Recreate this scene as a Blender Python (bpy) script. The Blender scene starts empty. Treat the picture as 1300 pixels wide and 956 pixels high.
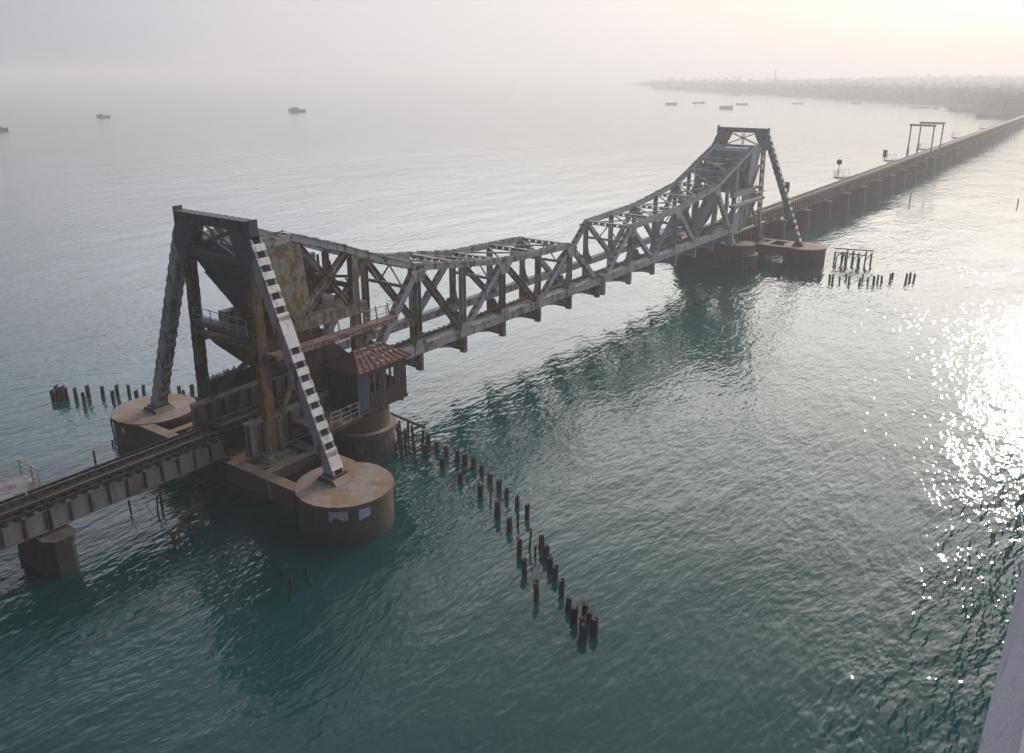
import bpy, math, random
from mathutils import Vector, Matrix
R = math.radians
random.seed(7)
S = bpy.context.scene
COL = S.collection
WZ = 1.3                      # level of the water
CAMP = Vector((-70.2, -42.38, 26.0))

# ------------------------------------------------------------------ camera
cam = bpy.data.cameras.new('camera')
cam.sensor_fit = 'HORIZONTAL'; cam.sensor_width = 36.0
cam.lens = 36.0 * 1050 / 1300
cam.shift_y = -45 / 1300
cam.clip_start = 0.1; cam.clip_end = 20000
co = bpy.data.objects.new('camera', cam); COL.objects.link(co)
co.location = CAMP
co.rotation_euler = (R(90 - 17.942), 0, R(35.868 - 90))
S.camera = co

# ------------------------------------------------------------------ light
SUN_EL, SUN_AZ = 19.5, 1.2    # azimuth measured from +X towards +Y
w = bpy.data.worlds.new('World'); S.world = w; w.use_nodes = True
nt = w.node_tree
bg = nt.nodes['Background']
sky = nt.nodes.new('ShaderNodeTexSky'); sky.sky_type = 'NISHITA'
sky.sun_disc = False
sky.sun_elevation = R(SUN_EL); sky.sun_rotation = R(90 - SUN_AZ)
sky.air_density = 1.0; sky.dust_density = 6.0; sky.ozone_density = 1.0
hs = nt.nodes.new('ShaderNodeHueSaturation'); hs.inputs['Saturation'].default_value = 0.35
nt.links.new(sky.outputs[0], hs.inputs['Color'])
# thin high overcast over the Nishita sky, brighter and warmer round the veiled sun
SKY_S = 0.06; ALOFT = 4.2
sd = Vector((math.cos(R(SUN_AZ)) * math.cos(R(SUN_EL)), math.sin(R(SUN_AZ)) * math.cos(R(SUN_EL)), math.sin(R(SUN_EL))))
tcw = nt.nodes.new('ShaderNodeTexCoord'); dt = nt.nodes.new('ShaderNodeVectorMath'); dt.operation = 'DOT_PRODUCT'
nrmw = nt.nodes.new('ShaderNodeVectorMath'); nrmw.operation = 'NORMALIZE'
nt.links.new(tcw.outputs['Generated'], nrmw.inputs[0]); nt.links.new(nrmw.outputs[0], dt.inputs[0]); dt.inputs[1].default_value = sd
rw = nt.nodes.new('ShaderNodeValToRGB'); nt.links.new(dt.outputs['Value'], rw.inputs[0])
STOPS = [(0.0, (.20, .205, .25)), (.35, (.385, .38, .435)), (.62, (.635, .61, .645)), (.85, (.80, .745, .72)), (.97, (.86, .77, .69))]
e_ = rw.color_ramp.elements
while len(e_) < len(STOPS): e_.new(.5)
for i_, (p_, c_) in enumerate(STOPS): e_[i_].position = p_; e_[i_].color = (*c_, 1)
vs_ = nt.nodes.new('ShaderNodeVectorMath'); vs_.operation = 'SCALE'; vs_.inputs['Scale'].default_value = .80 / SKY_S
# sky boosted sunward, above the view, to brighten the water and haze
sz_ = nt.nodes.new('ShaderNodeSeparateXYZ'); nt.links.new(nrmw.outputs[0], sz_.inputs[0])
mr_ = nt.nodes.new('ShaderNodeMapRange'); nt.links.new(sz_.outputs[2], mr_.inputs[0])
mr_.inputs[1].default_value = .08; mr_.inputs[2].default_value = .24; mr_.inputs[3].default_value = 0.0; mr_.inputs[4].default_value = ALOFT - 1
gl_ = nt.nodes.new('ShaderNodeMapRange'); nt.links.new(dt.outputs['Value'], gl_.inputs[0]); gl_.interpolation_type = 'SMOOTHSTEP'
gl_.inputs[1].default_value = .0; gl_.inputs[2].default_value = .85; gl_.inputs[3].default_value = 0.0; gl_.inputs[4].default_value = 1.0
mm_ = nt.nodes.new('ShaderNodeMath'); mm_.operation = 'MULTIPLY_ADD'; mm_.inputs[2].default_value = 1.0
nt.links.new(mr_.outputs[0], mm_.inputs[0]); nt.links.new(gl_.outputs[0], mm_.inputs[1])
ml_ = nt.nodes.new('ShaderNodeVectorMath'); ml_.operation = 'SCALE'
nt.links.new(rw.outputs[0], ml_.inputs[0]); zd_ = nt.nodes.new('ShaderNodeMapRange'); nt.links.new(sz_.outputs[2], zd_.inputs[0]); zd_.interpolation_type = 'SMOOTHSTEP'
zd_.inputs[1].default_value = .34; zd_.inputs[2].default_value = .70; zd_.inputs[3].default_value = 1.0; zd_.inputs[4].default_value = .30  # higher sky dimmed to cut fill and darken the near water
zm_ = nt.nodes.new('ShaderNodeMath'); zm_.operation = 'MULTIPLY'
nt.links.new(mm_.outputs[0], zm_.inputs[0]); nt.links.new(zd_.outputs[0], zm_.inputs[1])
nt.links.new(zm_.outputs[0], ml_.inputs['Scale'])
# cooler white aloft, warm only low down in the haze
tk_ = nt.nodes.new('ShaderNodeMapRange'); nt.links.new(sz_.outputs[2], tk_.inputs[0]); tk_.inputs[1].default_value = .09; tk_.inputs[2].default_value = .25
tm_ = nt.nodes.new('ShaderNodeMix'); tm_.data_type = 'RGBA'; tm_.blend_type = 'MULTIPLY'
nt.links.new(tk_.outputs[0], tm_.inputs[0]); nt.links.new(ml_.outputs[0], tm_.inputs[6]); tm_.inputs[7].default_value = (.88, .94, .98, 1)
nt.links.new(tm_.outputs[2], vs_.inputs[0])
sc_ = nt.nodes.new('ShaderNodeVectorMath'); sc_.operation = 'SCALE'; sc_.inputs['Scale'].default_value = .10
nt.links.new(hs.outputs[0], sc_.inputs[0])
ad_ = nt.nodes.new('ShaderNodeVectorMath'); ad_.operation = 'ADD'
nt.links.new(vs_.outputs[0], ad_.inputs[0]); nt.links.new(sc_.outputs[0], ad_.inputs[1])
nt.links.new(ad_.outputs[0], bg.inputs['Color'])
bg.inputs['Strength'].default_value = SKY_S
sun = bpy.data.lights.new('sun', 'SUN'); sun.energy = 1.5; sun.angle = R(2.2)
sun.color = (1.0, 0.86, 0.70)
so = bpy.data.objects.new('sun', sun); COL.objects.link(so)
so.rotation_euler = sd.to_track_quat('Z', 'Y').to_euler()
so.location = (0, 0, 60)
S.view_settings.view_transform = 'Standard'
S.view_settings.look = 'None'
S.view_settings.exposure = 0.46
S.view_settings.gamma = 1.0
S.cycles.max_bounces = 5
S.cycles.diffuse_bounces = 2; S.cycles.glossy_bounces = 3
S.cycles.volume_bounces = 1
S.cycles.sample_clamp_indirect = 4
S.cycles.use_denoising = True

# ------------------------------------------------------------------ materials
MATS = {}
def new_mat(name):
    m = bpy.data.materials.new(name); m.use_nodes = True
    MATS[name] = m
    t = m.node_tree
    return m, t, t.nodes['Principled BSDF']
def node(t, kind, **kw):
    n = t.nodes.new(kind)
    for k, v in kw.items():
        if k in n.inputs: n.inputs[k].default_value = v
        else: setattr(n, k, v)
    return n
def coords(t):
    tc = t.nodes.new('ShaderNodeTexCoord'); oi = t.nodes.new('ShaderNodeObjectInfo')
    ad = t.nodes.new('ShaderNodeVectorMath'); ad.operation = 'MULTIPLY_ADD'
    cmb = t.nodes.new('ShaderNodeCombineXYZ')
    for i in range(3): t.links.new(oi.outputs['Random'], cmb.inputs[i])
    t.links.new(cmb.outputs[0], ad.inputs[0]); ad.inputs[1].default_value = (37, 53, 71)
    t.links.new(tc.outputs['Object'], ad.inputs[2])
    return ad.outputs[0], tc
def ramp(t, fac, stops):
    r = t.nodes.new('ShaderNodeValToRGB'); e = r.color_ramp.elements
    while len(e) < len(stops): e.new(0.5)
    for i, (p, c) in enumerate(stops):
        e[i].position = p; e[i].color = (c[0], c[1], c[2], 1) if not isinstance(c, (int, float)) else (c, c, c, 1)
    t.links.new(fac, r.inputs[0]); return r.outputs[0]
def mix(t, fac, a, b, mode='MIX'):
    m = t.nodes.new('ShaderNodeMix'); m.data_type = 'RGBA'; m.blend_type = mode
    for inp, v in ((m.inputs[0], fac), (m.inputs[6], a), (m.inputs[7], b)):
        if isinstance(v, (int, float)): inp.default_value = v
        elif isinstance(v, tuple): inp.default_value = (v[0], v[1], v[2], 1)
        else: t.links.new(v, inp)
    return m.outputs[2]
def patchy(name, base, base2, stain, stain2, amount=0.5, scale=0.8, rough=0.7, streak=3.0, metallic=0.0, bump=0.15):
    """painted steel, stone or timber: two tones of base, patches of stain stretched downwards"""
    m, t, p = new_mat(name)
    v, tc = coords(t)
    mp = node(t, 'ShaderNodeMapping'); mp.inputs['Scale'].default_value = (1, 1, 1 / streak)
    t.links.new(v, mp.inputs['Vector'])
    n1 = node(t, 'ShaderNodeTexNoise', Scale=scale, Detail=8.0, Roughness=0.68)
    n2 = node(t, 'ShaderNodeTexNoise', Scale=scale * 4.5, Detail=6.0, Roughness=0.7)
    n3 = node(t, 'ShaderNodeTexNoise', Scale=scale * 0.45, Detail=3.0)
    t.links.new(mp.outputs[0], n1.inputs['Vector']); t.links.new(mp.outputs[0], n2.inputs['Vector']); t.links.new(v, n3.inputs['Vector'])
    c = mix(t, ramp(t, n2.outputs[0], [(0.35, 0.0), (0.65, 1.0)]), base, base2)
    lo = 0.5 + (0.5 - amount) * 0.45
    f = ramp(t, n1.outputs[0], [(lo - 0.02, 0.0), (lo + 0.03, 1.0)])
    st = mix(t, ramp(t, n2.outputs[0], [(0.4, 0.0), (0.6, 1.0)]), stain, stain2)
    c = mix(t, f, c, st)
    c = mix(t, ramp(t, n3.outputs[0], [(0.3, 0.0), (0.7, 0.35)]), c, (base[0] * .45, base[1] * .45, base[2] * .45))
    t.links.new(c, p.inputs['Base Color'])
    p.inputs['Roughness'].default_value = rough; p.inputs['Metallic'].default_value = metallic
    p.inputs['Specular IOR Level'].default_value = 0.3
    if bump:
        b = node(t, 'ShaderNodeBump', Strength=bump, Distance=0.05)
        t.links.new(n2.outputs[0], b.inputs['Height']); t.links.new(b.outputs[0], p.inputs['Normal'])
    return m
M_TOWER = patchy('dark_blue_steel', (.055, .068, .092), (.085, .10, .125), (.05, .042, .038), (.12, .115, .10), .34, 1.5)
M_LEG = patchy('rust_streaked_steel', (.05, .054, .052), (.085, .083, .075), (.11, .048, .024), (.24, .165, .07), .58, 1.5, streak=4)
M_PURPLE = patchy('grey_lilac_paint', (.30, .30, .35), (.39, .385, .43), (.15, .105, .09), (.10, .085, .085), .33, 1.6)
M_GREY = patchy('weathered_grey_paint', (.33, .33, .345), (.43, .42, .42), (.14, .10, .075), (.10, .085, .075), .42, 1.7)
M_GREYL = patchy('light_paint_with_haze', (.33, .36, .40), (.43, .455, .48), (.16, .155, .15), (.12, .12, .125), .3, .9)  # pale bluish grey; paling of the far leaf by haze is in the colour
M_RUSTG = patchy('rusting_grey_steel', (.24, .23, .205), (.33, .31, .275), (.12, .065, .038), (.19, .14, .085), .55, 1.7)
M_OCHRE = patchy('ochre_rust_plate', (.22, .21, .155), (.29, .275, .215), (.15, .075, .032), (.22, .14, .06), .50, 2.4, streak=1.6)
M_DRUST = patchy('dark_rust_steel', (.06, .045, .038), (.085, .065, .052), (.12, .055, .032), (.04, .032, .03), .5, .8)
M_WHITE = patchy('white_paint_plate', (.80, .76, .73), (.84, .81, .78), (.34, .26, .2), (.52, .44, .38), .36, 3.0)
M_GIRD = patchy('girder_panel_paint', (.23, .225, .215), (.29, .285, .27), (.13, .10, .075), (.17, .14, .11), .4, .8)
M_TRACK = patchy('dark_track_steel', (.018, .016, .016), (.03, .026, .025), (.035, .022, .017), (.02, .018, .018), .5, 1.2)
M_SLEEP = patchy('tarred_sleeper_wood', (.02, .018, .017), (.036, .031, .029), (.03, .02, .016), (.05, .04, .034), .5, 1.4)
M_RAIL = patchy('rail_steel', (.10, .075, .06), (.14, .11, .09), (.09, .05, .035), (.12, .07, .045), .5, 1.5, rough=.4, metallic=.4)
M_WALK = patchy('pink_rust_plate', (.22, .15, .13), (.29, .21, .185), (.13, .065, .045), (.17, .12, .09), .5, 1.6)
M_ROOF = patchy('rusty_tin_roof', (.12, .042, .034), (.16, .06, .048), (.20, .15, .13), (.06, .028, .024), .42, 1.6, streak=1)
M_CAB = patchy('cabin_board', (.06, .045, .042), (.10, .075, .07), (.07, .04, .035), (.20, .16, .14), .45, 1.4)
M_BLUE = patchy('faded_blue_board', (.05, .09, .14), (.08, .12, .17), (.10, .07, .06), (.12, .12, .12), .35, 1.6)
M_TIMBER = patchy('wet_pile_timber', (.035, .028, .024), (.06, .045, .038), (.11, .05, .04), (.03, .028, .026), .45, 2.0, streak=6)
M_PLANK = patchy('bleached_plank', (.40, .37, .37), (.50, .47, .46), (.22, .17, .17), (.28, .24, .24), .45, 1.4)
M_RAILING = patchy('pale_railing_paint', (.40, .38, .33), (.48, .46, .40), (.20, .14, .09), (.25, .2, .14), .4, 2.0)
M_TROLLEY = patchy('pale_refuge_paint', (.42, .42, .40), (.5, .5, .48), (.3, .25, .2), (.35, .3, .25), .3, 2.0)
M_PARAPET = patchy('parapet_concrete', (.36, .36, .43), (.40, .40, .47), (.30, .30, .36), (.22, .22, .25), .22, 7.0, streak=1, bump=.15)
M_ROADB = patchy('road_bridge_concrete', (.24, .24, .24), (.30, .30, .29), (.17, .17, .165), (.2, .19, .18), .4, .4)
M_GLASS = patchy('dark_window', (.012, .014, .016), (.02, .022, .025), (.015, .015, .015), (.02, .02, .02), .3, 1.0, rough=.2)

def concrete(name, top, top2, stain, side, side2, pale=True):
    """concrete pier: tan top, weathered side with its shade put into a darker colour, flaked whitewash above the tide line"""
    m, t, p = new_mat(name)
    v, tc = coords(t)
    geo = t.nodes.new('ShaderNodeNewGeometry')
    sp = t.nodes.new('ShaderNodeSeparateXYZ'); t.links.new(geo.outputs['Position'], sp.inputs[0])
    n1 = node(t, 'ShaderNodeTexNoise', Scale=0.6, Detail=8.0, Roughness=0.65)
    n2 = node(t, 'ShaderNodeTexNoise', Scale=3.0, Detail=7.0, Roughness=0.7)
    mp = node(t, 'ShaderNodeMapping'); mp.inputs['Scale'].default_value = (1, 1, .25); t.links.new(v, mp.inputs[0])
    n3 = node(t, 'ShaderNodeTexNoise', Scale=1.3, Detail=5.0, Roughness=0.6)
    t.links.new(v, n1.inputs['Vector']); t.links.new(v, n2.inputs['Vector']); t.links.new(mp.outputs[0], n3.inputs['Vector'])
    c = mix(t, ramp(t, n2.outputs[0], [(.35, 0.), (.65, 1.)]), top, top2)
    c = mix(t, ramp(t, n1.outputs[0], [(.48, 0.), (.60, 1.)]), c, stain)
    c2 = mix(t, ramp(t, n2.outputs[0], [(.35, 0.), (.65, 1.)]), side, side2)
    c2 = mix(t, ramp(t, n3.outputs[0], [(.45, 0.), (.58, .8)]), c2, tuple(x * .42 for x in stain))
    if pale:
        hf = t.nodes.new('ShaderNodeMath'); hf.operation = 'MULTIPLY_ADD'
        t.links.new(n1.outputs[0], hf.inputs[0]); hf.inputs[1].default_value = 4.0; t.links.new(sp.outputs[2], hf.inputs[2])
        c2 = mix(t, ramp(t, hf.outputs[0], [(0.0, 0.), (1.0, 0.)]), c2, (.5, .52, .56))
    c2 = mix(t, ramp(t, n3.outputs[0], [(.30, .75), (.38, 0.)]), c2, (side2[0] * 3.0, side2[1] * 2.9, side2[2] * 2.8))
    # dark wet band near the water
    h = node(t, 'ShaderNodeMapRange'); t.links.new(sp.outputs[2], h.inputs[0])
    h.inputs[1].default_value = WZ + .35; h.inputs[2].default_value = WZ + 1.0; h.inputs[3].default_value = 1.0; h.inputs[4].default_value = 0.0
    c2 = mix(t, h.outputs[0], c2, (.045, .042, .035))
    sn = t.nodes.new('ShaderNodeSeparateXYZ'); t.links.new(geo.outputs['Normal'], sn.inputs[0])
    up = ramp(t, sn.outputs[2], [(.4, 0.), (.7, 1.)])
    c = mix(t, up, c2, c)  # split by facing: shade of the sides is painted into their colour
    t.links.new(c, p.inputs['Base Color']); p.inputs['Roughness'].default_value = .85
    b = node(t, 'ShaderNodeBump', Strength=.6, Distance=.08)
    t.links.new(n2.outputs[0], b.inputs['Height']); t.links.new(b.outputs[0], p.inputs['Normal'])
    return m
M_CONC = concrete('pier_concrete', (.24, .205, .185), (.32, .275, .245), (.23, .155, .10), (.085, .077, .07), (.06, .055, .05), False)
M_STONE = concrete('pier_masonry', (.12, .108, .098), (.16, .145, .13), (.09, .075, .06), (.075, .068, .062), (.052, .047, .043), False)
M_FLAKE = patchy('flaked_whitewash', (.42, .45, .52), (.5, .52, .58), (.3, .3, .33), (.2, .18, .17), .35, 2.5)

# ------------------------------------------------------------------ mesh builder
class MB:
    def __init__(s): s.v = []; s.f = []; s.sm = set(); s.mi = []; s.k = 0
    def add(s, vs, fs, smooth=False):
        n = len(s.v); s.v += [tuple(x) for x in vs]
        for f in fs:
            if smooth: s.sm.add(len(s.f))
            s.f.append(tuple(i + n for i in f)); s.mi.append(s.k)
        return s
    def box(s, x0, x1, y0, y1, z0, z1):
        vs = [(x, y, z) for z in (z0, z1) for y in (y0, y1) for x in (x0, x1)]
        return s.add(vs, [(0, 2, 3, 1), (4, 5, 7, 6), (0, 1, 5, 4), (2, 6, 7, 3), (0, 4, 6, 2), (1, 3, 7, 5)])
    def beam(s, p, q, w, h, up=(0, 0, 1), w2=None, h2=None):
        p = Vector(p); q = Vector(q); d = (q - p).normalized(); u = Vector(up)
        r = d.cross(u)
        if r.length < 1e-3: u = Vector((1, 0, 0)); r = d.cross(u)
        r.normalize(); u = r.cross(d).normalized()
        w2 = w if w2 is None else w2; h2 = h if h2 is None else h2
        vs = []
        for c, a, b in ((p, w, h), (q, w2, h2)):
            for i, j in ((-1, -1), (1, -1), (1, 1), (-1, 1)): vs.append(c + r * (a / 2 * i) + u * (b / 2 * j))
        return s.add(vs, [(0, 1, 2, 3), (7, 6, 5, 4), (0, 4, 5, 1), (1, 5, 6, 2), (2, 6, 7, 3), (3, 7, 4, 0)])
    def cyl(s, p, q, r0, r1=None, n=10, caps=True):
        r1 = r0 if r1 is None else r1
        p = Vector(p); q = Vector(q); d = (q - p).normalized()
        a = d.orthogonal().normalized(); b = d.cross(a)
        vs = []
        for c, r in ((p, r0), (q, r1)):
            for i in range(n):
                t = 2 * math.pi * i / n; vs.append(c + a * (r * math.cos(t)) + b * (r * math.sin(t)))
        s.add(vs, [(i, (i + 1) % n, n + (i + 1) % n, n + i) for i in range(n)], True)
        if caps: s.add(vs, [tuple(range(n))[::-1], tuple(range(n, 2 * n))])
        return s
    def prism(s, pts, f0, f1):
        """pts: list of 2D; f0,f1 map a 2D point to the two 3D faces"""
        n = len(pts); vs = [f0(*a) for a in pts] + [f1(*a) for a in pts]
        return s.add(vs, [tuple(range(n))[::-1], tuple(range(n, 2 * n))] + [(i, (i + 1) % n, n + (i + 1) % n, n + i) for i in range(n)])
    def build(s, name, mat, parent=None, root=(0, 0, 0)):
        me = bpy.data.meshes.new(name)
        rx, ry, rz = root
        me.from_pydata([(x - rx, y - ry, z - rz) for x, y, z in s.v], [], s.f)
        import bmesh
        bm = bmesh.new(); bm.from_mesh(me)
        bmesh.ops.recalc_face_normals(bm, faces=bm.faces); bm.to_mesh(me); bm.free()
        for i in s.sm:
            if i < len(me.polygons): me.polygons[i].use_smooth = True
        for m_ in (mat if isinstance(mat, (list, tuple)) else [mat]): me.materials.append(m_)
        if max(s.mi or [0]): me.polygons.foreach_set('material_index', s.mi)
        o = bpy.data.objects.new(name, me); COL.objects.link(o)
        if parent is not None: o.parent = parent
        else: o.location = root
        return o
def tag(o, label, cat, group=None, kind=None):
    o['label'] = label; o['category'] = cat
    if group: o['group'] = group
    if kind: o['kind'] = kind
    return o
def thing(name, loc, label, cat, group=None):
    o = bpy.data.objects.new(name, None); o.empty_display_size = .3
    COL.objects.link(o); o.location = loc; tag(o, label, cat, group); return o
def P(mb, name, mat, root, mid=None):
    """part of a thing; vertices in world coordinates. mid: parent when it is a sub-part"""
    return mb.build(name, mat, mid or root, tuple(root.location))
def copy_tree(root, loc, label, group=None):
    r = root.copy(); COL.objects.link(r); r.location = loc; r['label'] = label
    if group: r['group'] = group
    for ch in root.children:
        c = ch.copy(); COL.objects.link(c); c.parent = r
        for g in ch.children:
            d = g.copy(); COL.objects.link(d); d.parent = c
    return r
def ordn(n):
    if 10 <= n % 100 <= 20: return '%dth' % n
    return '%d%s' % (n, {1: 'st', 2: 'nd', 3: 'rd'}.get(n % 10, 'th'))

def laced(mb, p, q, w, d, side, pitch=.9, bat=.38, t=.06, up=None):
    """built-up member: two webs `w` apart along `side`, tied by batten plates on both open faces"""
    p = Vector(p); q = Vector(q); ax = (q - p).normalized(); side = Vector(side)
    side = (side - ax * side.dot(ax)).normalized(); nrm = ax.cross(side).normalized()
    for k in (-1, 1):
        o = side * (k * (w - t) / 2)
        mb.beam(p + o, q + o, t, d, nrm)
    L = (q - p).length; n = max(2, int(L / pitch))
    for i in range(n + 1):
        c = p + ax * (bat / 2 + (L - bat) * i / n)
        for k in (-1, 1):
            o = nrm * (k * (d / 2 + .012))
            mb.beam(c + o - ax * (bat / 2), c + o + ax * (bat / 2), w, .024, nrm)
    return mb

# ------------------------------------------------------------------ water
def water_material():
    m, t, p = new_mat('sea_water')
    geo = t.nodes.new('ShaderNodeNewGeometry')
    mp = node(t, 'ShaderNodeMapping'); mp.inputs['Rotation'].default_value = (0, 0, R(-32)); mp.inputs['Scale'].default_value = (.55, 1.25, 1)
    t.links.new(geo.outputs['Position'], mp.inputs['Vector'])
    warp = node(t, 'ShaderNodeTexNoise', Scale=.045, Detail=2.0); t.links.new(geo.outputs['Position'], warp.inputs['Vector'])
    wv = t.nodes.new('ShaderNodeVectorMath'); wv.operation = 'MULTIPLY_ADD'
    t.links.new(warp.outputs['Color'], wv.inputs[0]); wv.inputs[1].default_value = (5, 5, 0); t.links.new(mp.outputs[0], wv.inputs[2])
    a = node(t, 'ShaderNodeTexNoise', Scale=.75, Detail=3.0, Roughness=.55)
    b = node(t, 'ShaderNodeTexNoise', Scale=2.4, Detail=1.5, Roughness=.5)
    c = node(t, 'ShaderNodeTexNoise', Scale=.13, Detail=2.0, Roughness=.5)
    for n in (a, b, c): t.links.new(wv.outputs[0], n.inputs['Vector'])
    # slicks and rough lanes
    sl = node(t, 'ShaderNodeTexNoise', Scale=.028, Detail=5.0, Roughness=.6); sl.inputs['Distortion'].default_value = .8
    mp2 = node(t, 'ShaderNodeMapping'); mp2.inputs['Rotation'].default_value = (0, 0, R(-20)); mp2.inputs['Scale'].default_value = (.5, 1.3, 1)
    t.links.new(geo.outputs['Position'], mp2.inputs[0]); t.links.new(mp2.outputs[0], sl.inputs['Vector'])
    lane = ramp(t, sl.outputs[0], [(.36, .35), (.64, 1.0)])
    # turbulent wake of the road bridge piers
    sp = t.nodes.new('ShaderNodeSeparateXYZ'); t.links.new(geo.outputs['Position'], sp.inputs[0])
    def m_(op, x, y, z=None):
        n = t.nodes.new('ShaderNodeMath'); n.operation = op
        for i, v in enumerate((x, y, z)):
            if v is None: continue
            if isinstance(v, (int, float)): n.inputs[i].default_value = v
            else: t.links.new(v, n.inputs[i])
        return n.outputs[0]
    yy = m_('MULTIPLY_ADD', warp.outputs[0], 8.0, sp.outputs[1])
    wk = node(t, 'ShaderNodeMapRange'); t.links.new(yy, wk.inputs[0])
    wk.inputs[1].default_value = -31.0; wk.inputs[2].default_value = -34.0; wk.inputs[3].default_value = 0.0; wk.inputs[4].default_value = 1.0
    hgt = m_('MULTIPLY', a.outputs[0], .33)
    hgt = m_('MULTIPLY_ADD', b.outputs[0], .13, hgt)
    hgt = m_('MULTIPLY', hgt, lane)
    amp = m_('MULTIPLY_ADD', wk.outputs[0], 1.1, 1.0)
    hgt = m_('MULTIPLY', hgt, amp)
    hgt = m_('MULTIPLY_ADD', c.outputs[0], .45, hgt)
    ln = t.nodes.new('ShaderNodeVectorMath'); ln.operation = 'LENGTH'; t.links.new(geo.outputs['Position'], ln.inputs[0])
    dm = node(t, 'ShaderNodeMapRange'); t.links.new(ln.outputs['Value'], dm.inputs[0]); dm.inputs[1].default_value = 50; dm.inputs[2].default_value = 320; dm.inputs[3].default_value = 1.0; dm.inputs[4].default_value = .4
    hgt = m_('MULTIPLY', hgt, dm.outputs[0])
    bp = node(t, 'ShaderNodeBump', Strength=1.0, Distance=WAVE)
    t.links.new(hgt, bp.inputs['Height']); t.links.new(bp.outputs[0], p.inputs['Normal'])
    tn = node(t, 'ShaderNodeTexNoise', Scale=.03, Detail=3.0); t.links.new(geo.outputs['Position'], tn.inputs['Vector'])
    col = mix(t, ramp(t, tn.outputs[0], [(.35, 0.), (.65, 1.)]), (.004, .050, .054), (.008, .068, .070))
    t.links.new(col, p.inputs['Base Color'])
    ln = t.nodes.new('ShaderNodeVectorMath'); ln.operation = 'LENGTH'; t.links.new(geo.outputs['Position'], ln.inputs[0])
    rr = node(t, 'ShaderNodeMapRange'); t.links.new(ln.outputs['Value'], rr.inputs[0]); rr.inputs[1].default_value = 60; rr.inputs[2].default_value = 380; rr.inputs[3].default_value = .03; rr.inputs[4].default_value = .15
    t.links.new(rr.outputs[0], p.inputs['Roughness']); p.inputs['IOR'].default_value = 1.333
    return m
WAVE = .46
g = MB(); E = 5000
n = 20
vs = [(-E + 2 * E * i / n, -E + 2 * E * j / n, WZ) for j in range(n + 1) for i in range(n + 1)]
g.add(vs, [(j * (n + 1) + i, j * (n + 1) + i + 1, (j + 1) * (n + 1) + i + 1, (j + 1) * (n + 1) + i) for j in range(n) for i in range(n)])
sea = g.build('water', water_material()); sea['kind'] = 'structure'

# ------------------------------------------------------------------ haze
hz = MB().box(-E - 50, E + 50, -E - 50, E + 50, -.7, 36.0)
hm = bpy.data.materials.new('haze_air'); hm.use_nodes = True
t = hm.node_tree; t.nodes.clear()
out = t.nodes.new('ShaderNodeOutputMaterial'); pv = t.nodes.new('ShaderNodeVolumePrincipled')
HAZE = .00102
pv.inputs['Color'].default_value = (.87, .855, .875, 1); pv.inputs['Density'].default_value = HAZE; pv.inputs['Anisotropy'].default_value = .33
t.links.new(pv.outputs[0], out.inputs['Volume'])
hm.cycles.homogeneous_volume = True
ho = hz.build('haze', hm); ho['kind'] = 'stuff'; ho['label'] = 'pale warm sea haze fading the shore and boats'; ho['category'] = 'haze'

# ------------------------------------------------------------------ far shore
shore = [(1626, 858), (1480, 740), (1290, 637), (1131, 506), (992, 356), (869, 223), (756, 122), (733, 87), (650, 66), (600, 48), (540, 26), (482, 9), (420, -8), (389, -13)]
def shore_land():
    mb = MB(); rows = []
    for i, (x, y) in enumerate(shore):
        d = Vector((x, y, 0)) - Vector((CAMP.x, CAMP.y, 0)); d.normalize()
        nx = Vector((.86, -.5, 0)) if i > 0 else Vector((.9, .4, 0))
        rows.append([(x, y, WZ - .4), (x + nx.x * 5, y + nx.y * 5, WZ + .7), (x + nx.x * 40, y + nx.y * 40, WZ + 2.2), (x + nx.x * 300, y + nx.y * 300, WZ + 5), (x + nx.x * 2600, y + nx.y * 2600, WZ + 9)])
    vs = [p for r in rows for p in r]; k = 5
    fs = [(i * k + j, i * k + j + 1, (i + 1) * k + j + 1, (i + 1) * k + j) for i in range(len(rows) - 1) for j in range(k - 1)]
    mb.add(vs, fs)
    # underside so that the land is a solid sheet
    m = patchy('scrubby_shore_ground', (.06, .065, .04), (.08, .085, .05), (.05, .06, .03), (.12, .11, .08), .5, .05, streak=1, bump=0)
    o = mb.build('shore_land', m); o['kind'] = 'structure'; return o
shore_land()
M_LEAF = patchy('coastal_foliage', (.035, .055, .025), (.055, .08, .035), (.08, .10, .05), (.04, .05, .03), .4, .35, streak=1, bump=0)
M_BARK = patchy('palm_bark', (.12, .10, .08), (.16, .13, .10), (.09, .07, .05), (.1, .08, .06), .4, 1, bump=0)
def clump(mb, c, r, n, flat=.7):
    for _ in range(n):
        d = Vector((random.gauss(0, 1), random.gauss(0, 1), random.gauss(0, 1))); d.normalize()
        p = Vector(c) + Vector((d.x * r, d.y * r, abs(d.z) * r * flat)) * random.uniform(.5, 1)
        a = Vector((random.gauss(0, 1), random.gauss(0, 1), random.gauss(0, 1))).normalized(); b = a.orthogonal().normalized()
        s = r * random.uniform(.25, .5)
        mb.add([p - a * s - b * s * .4, p + a * s * .2 - b * s, p + a * s + b * s * .3, p - a * s * .3 + b * s], [(0, 1, 2, 3)])
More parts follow.
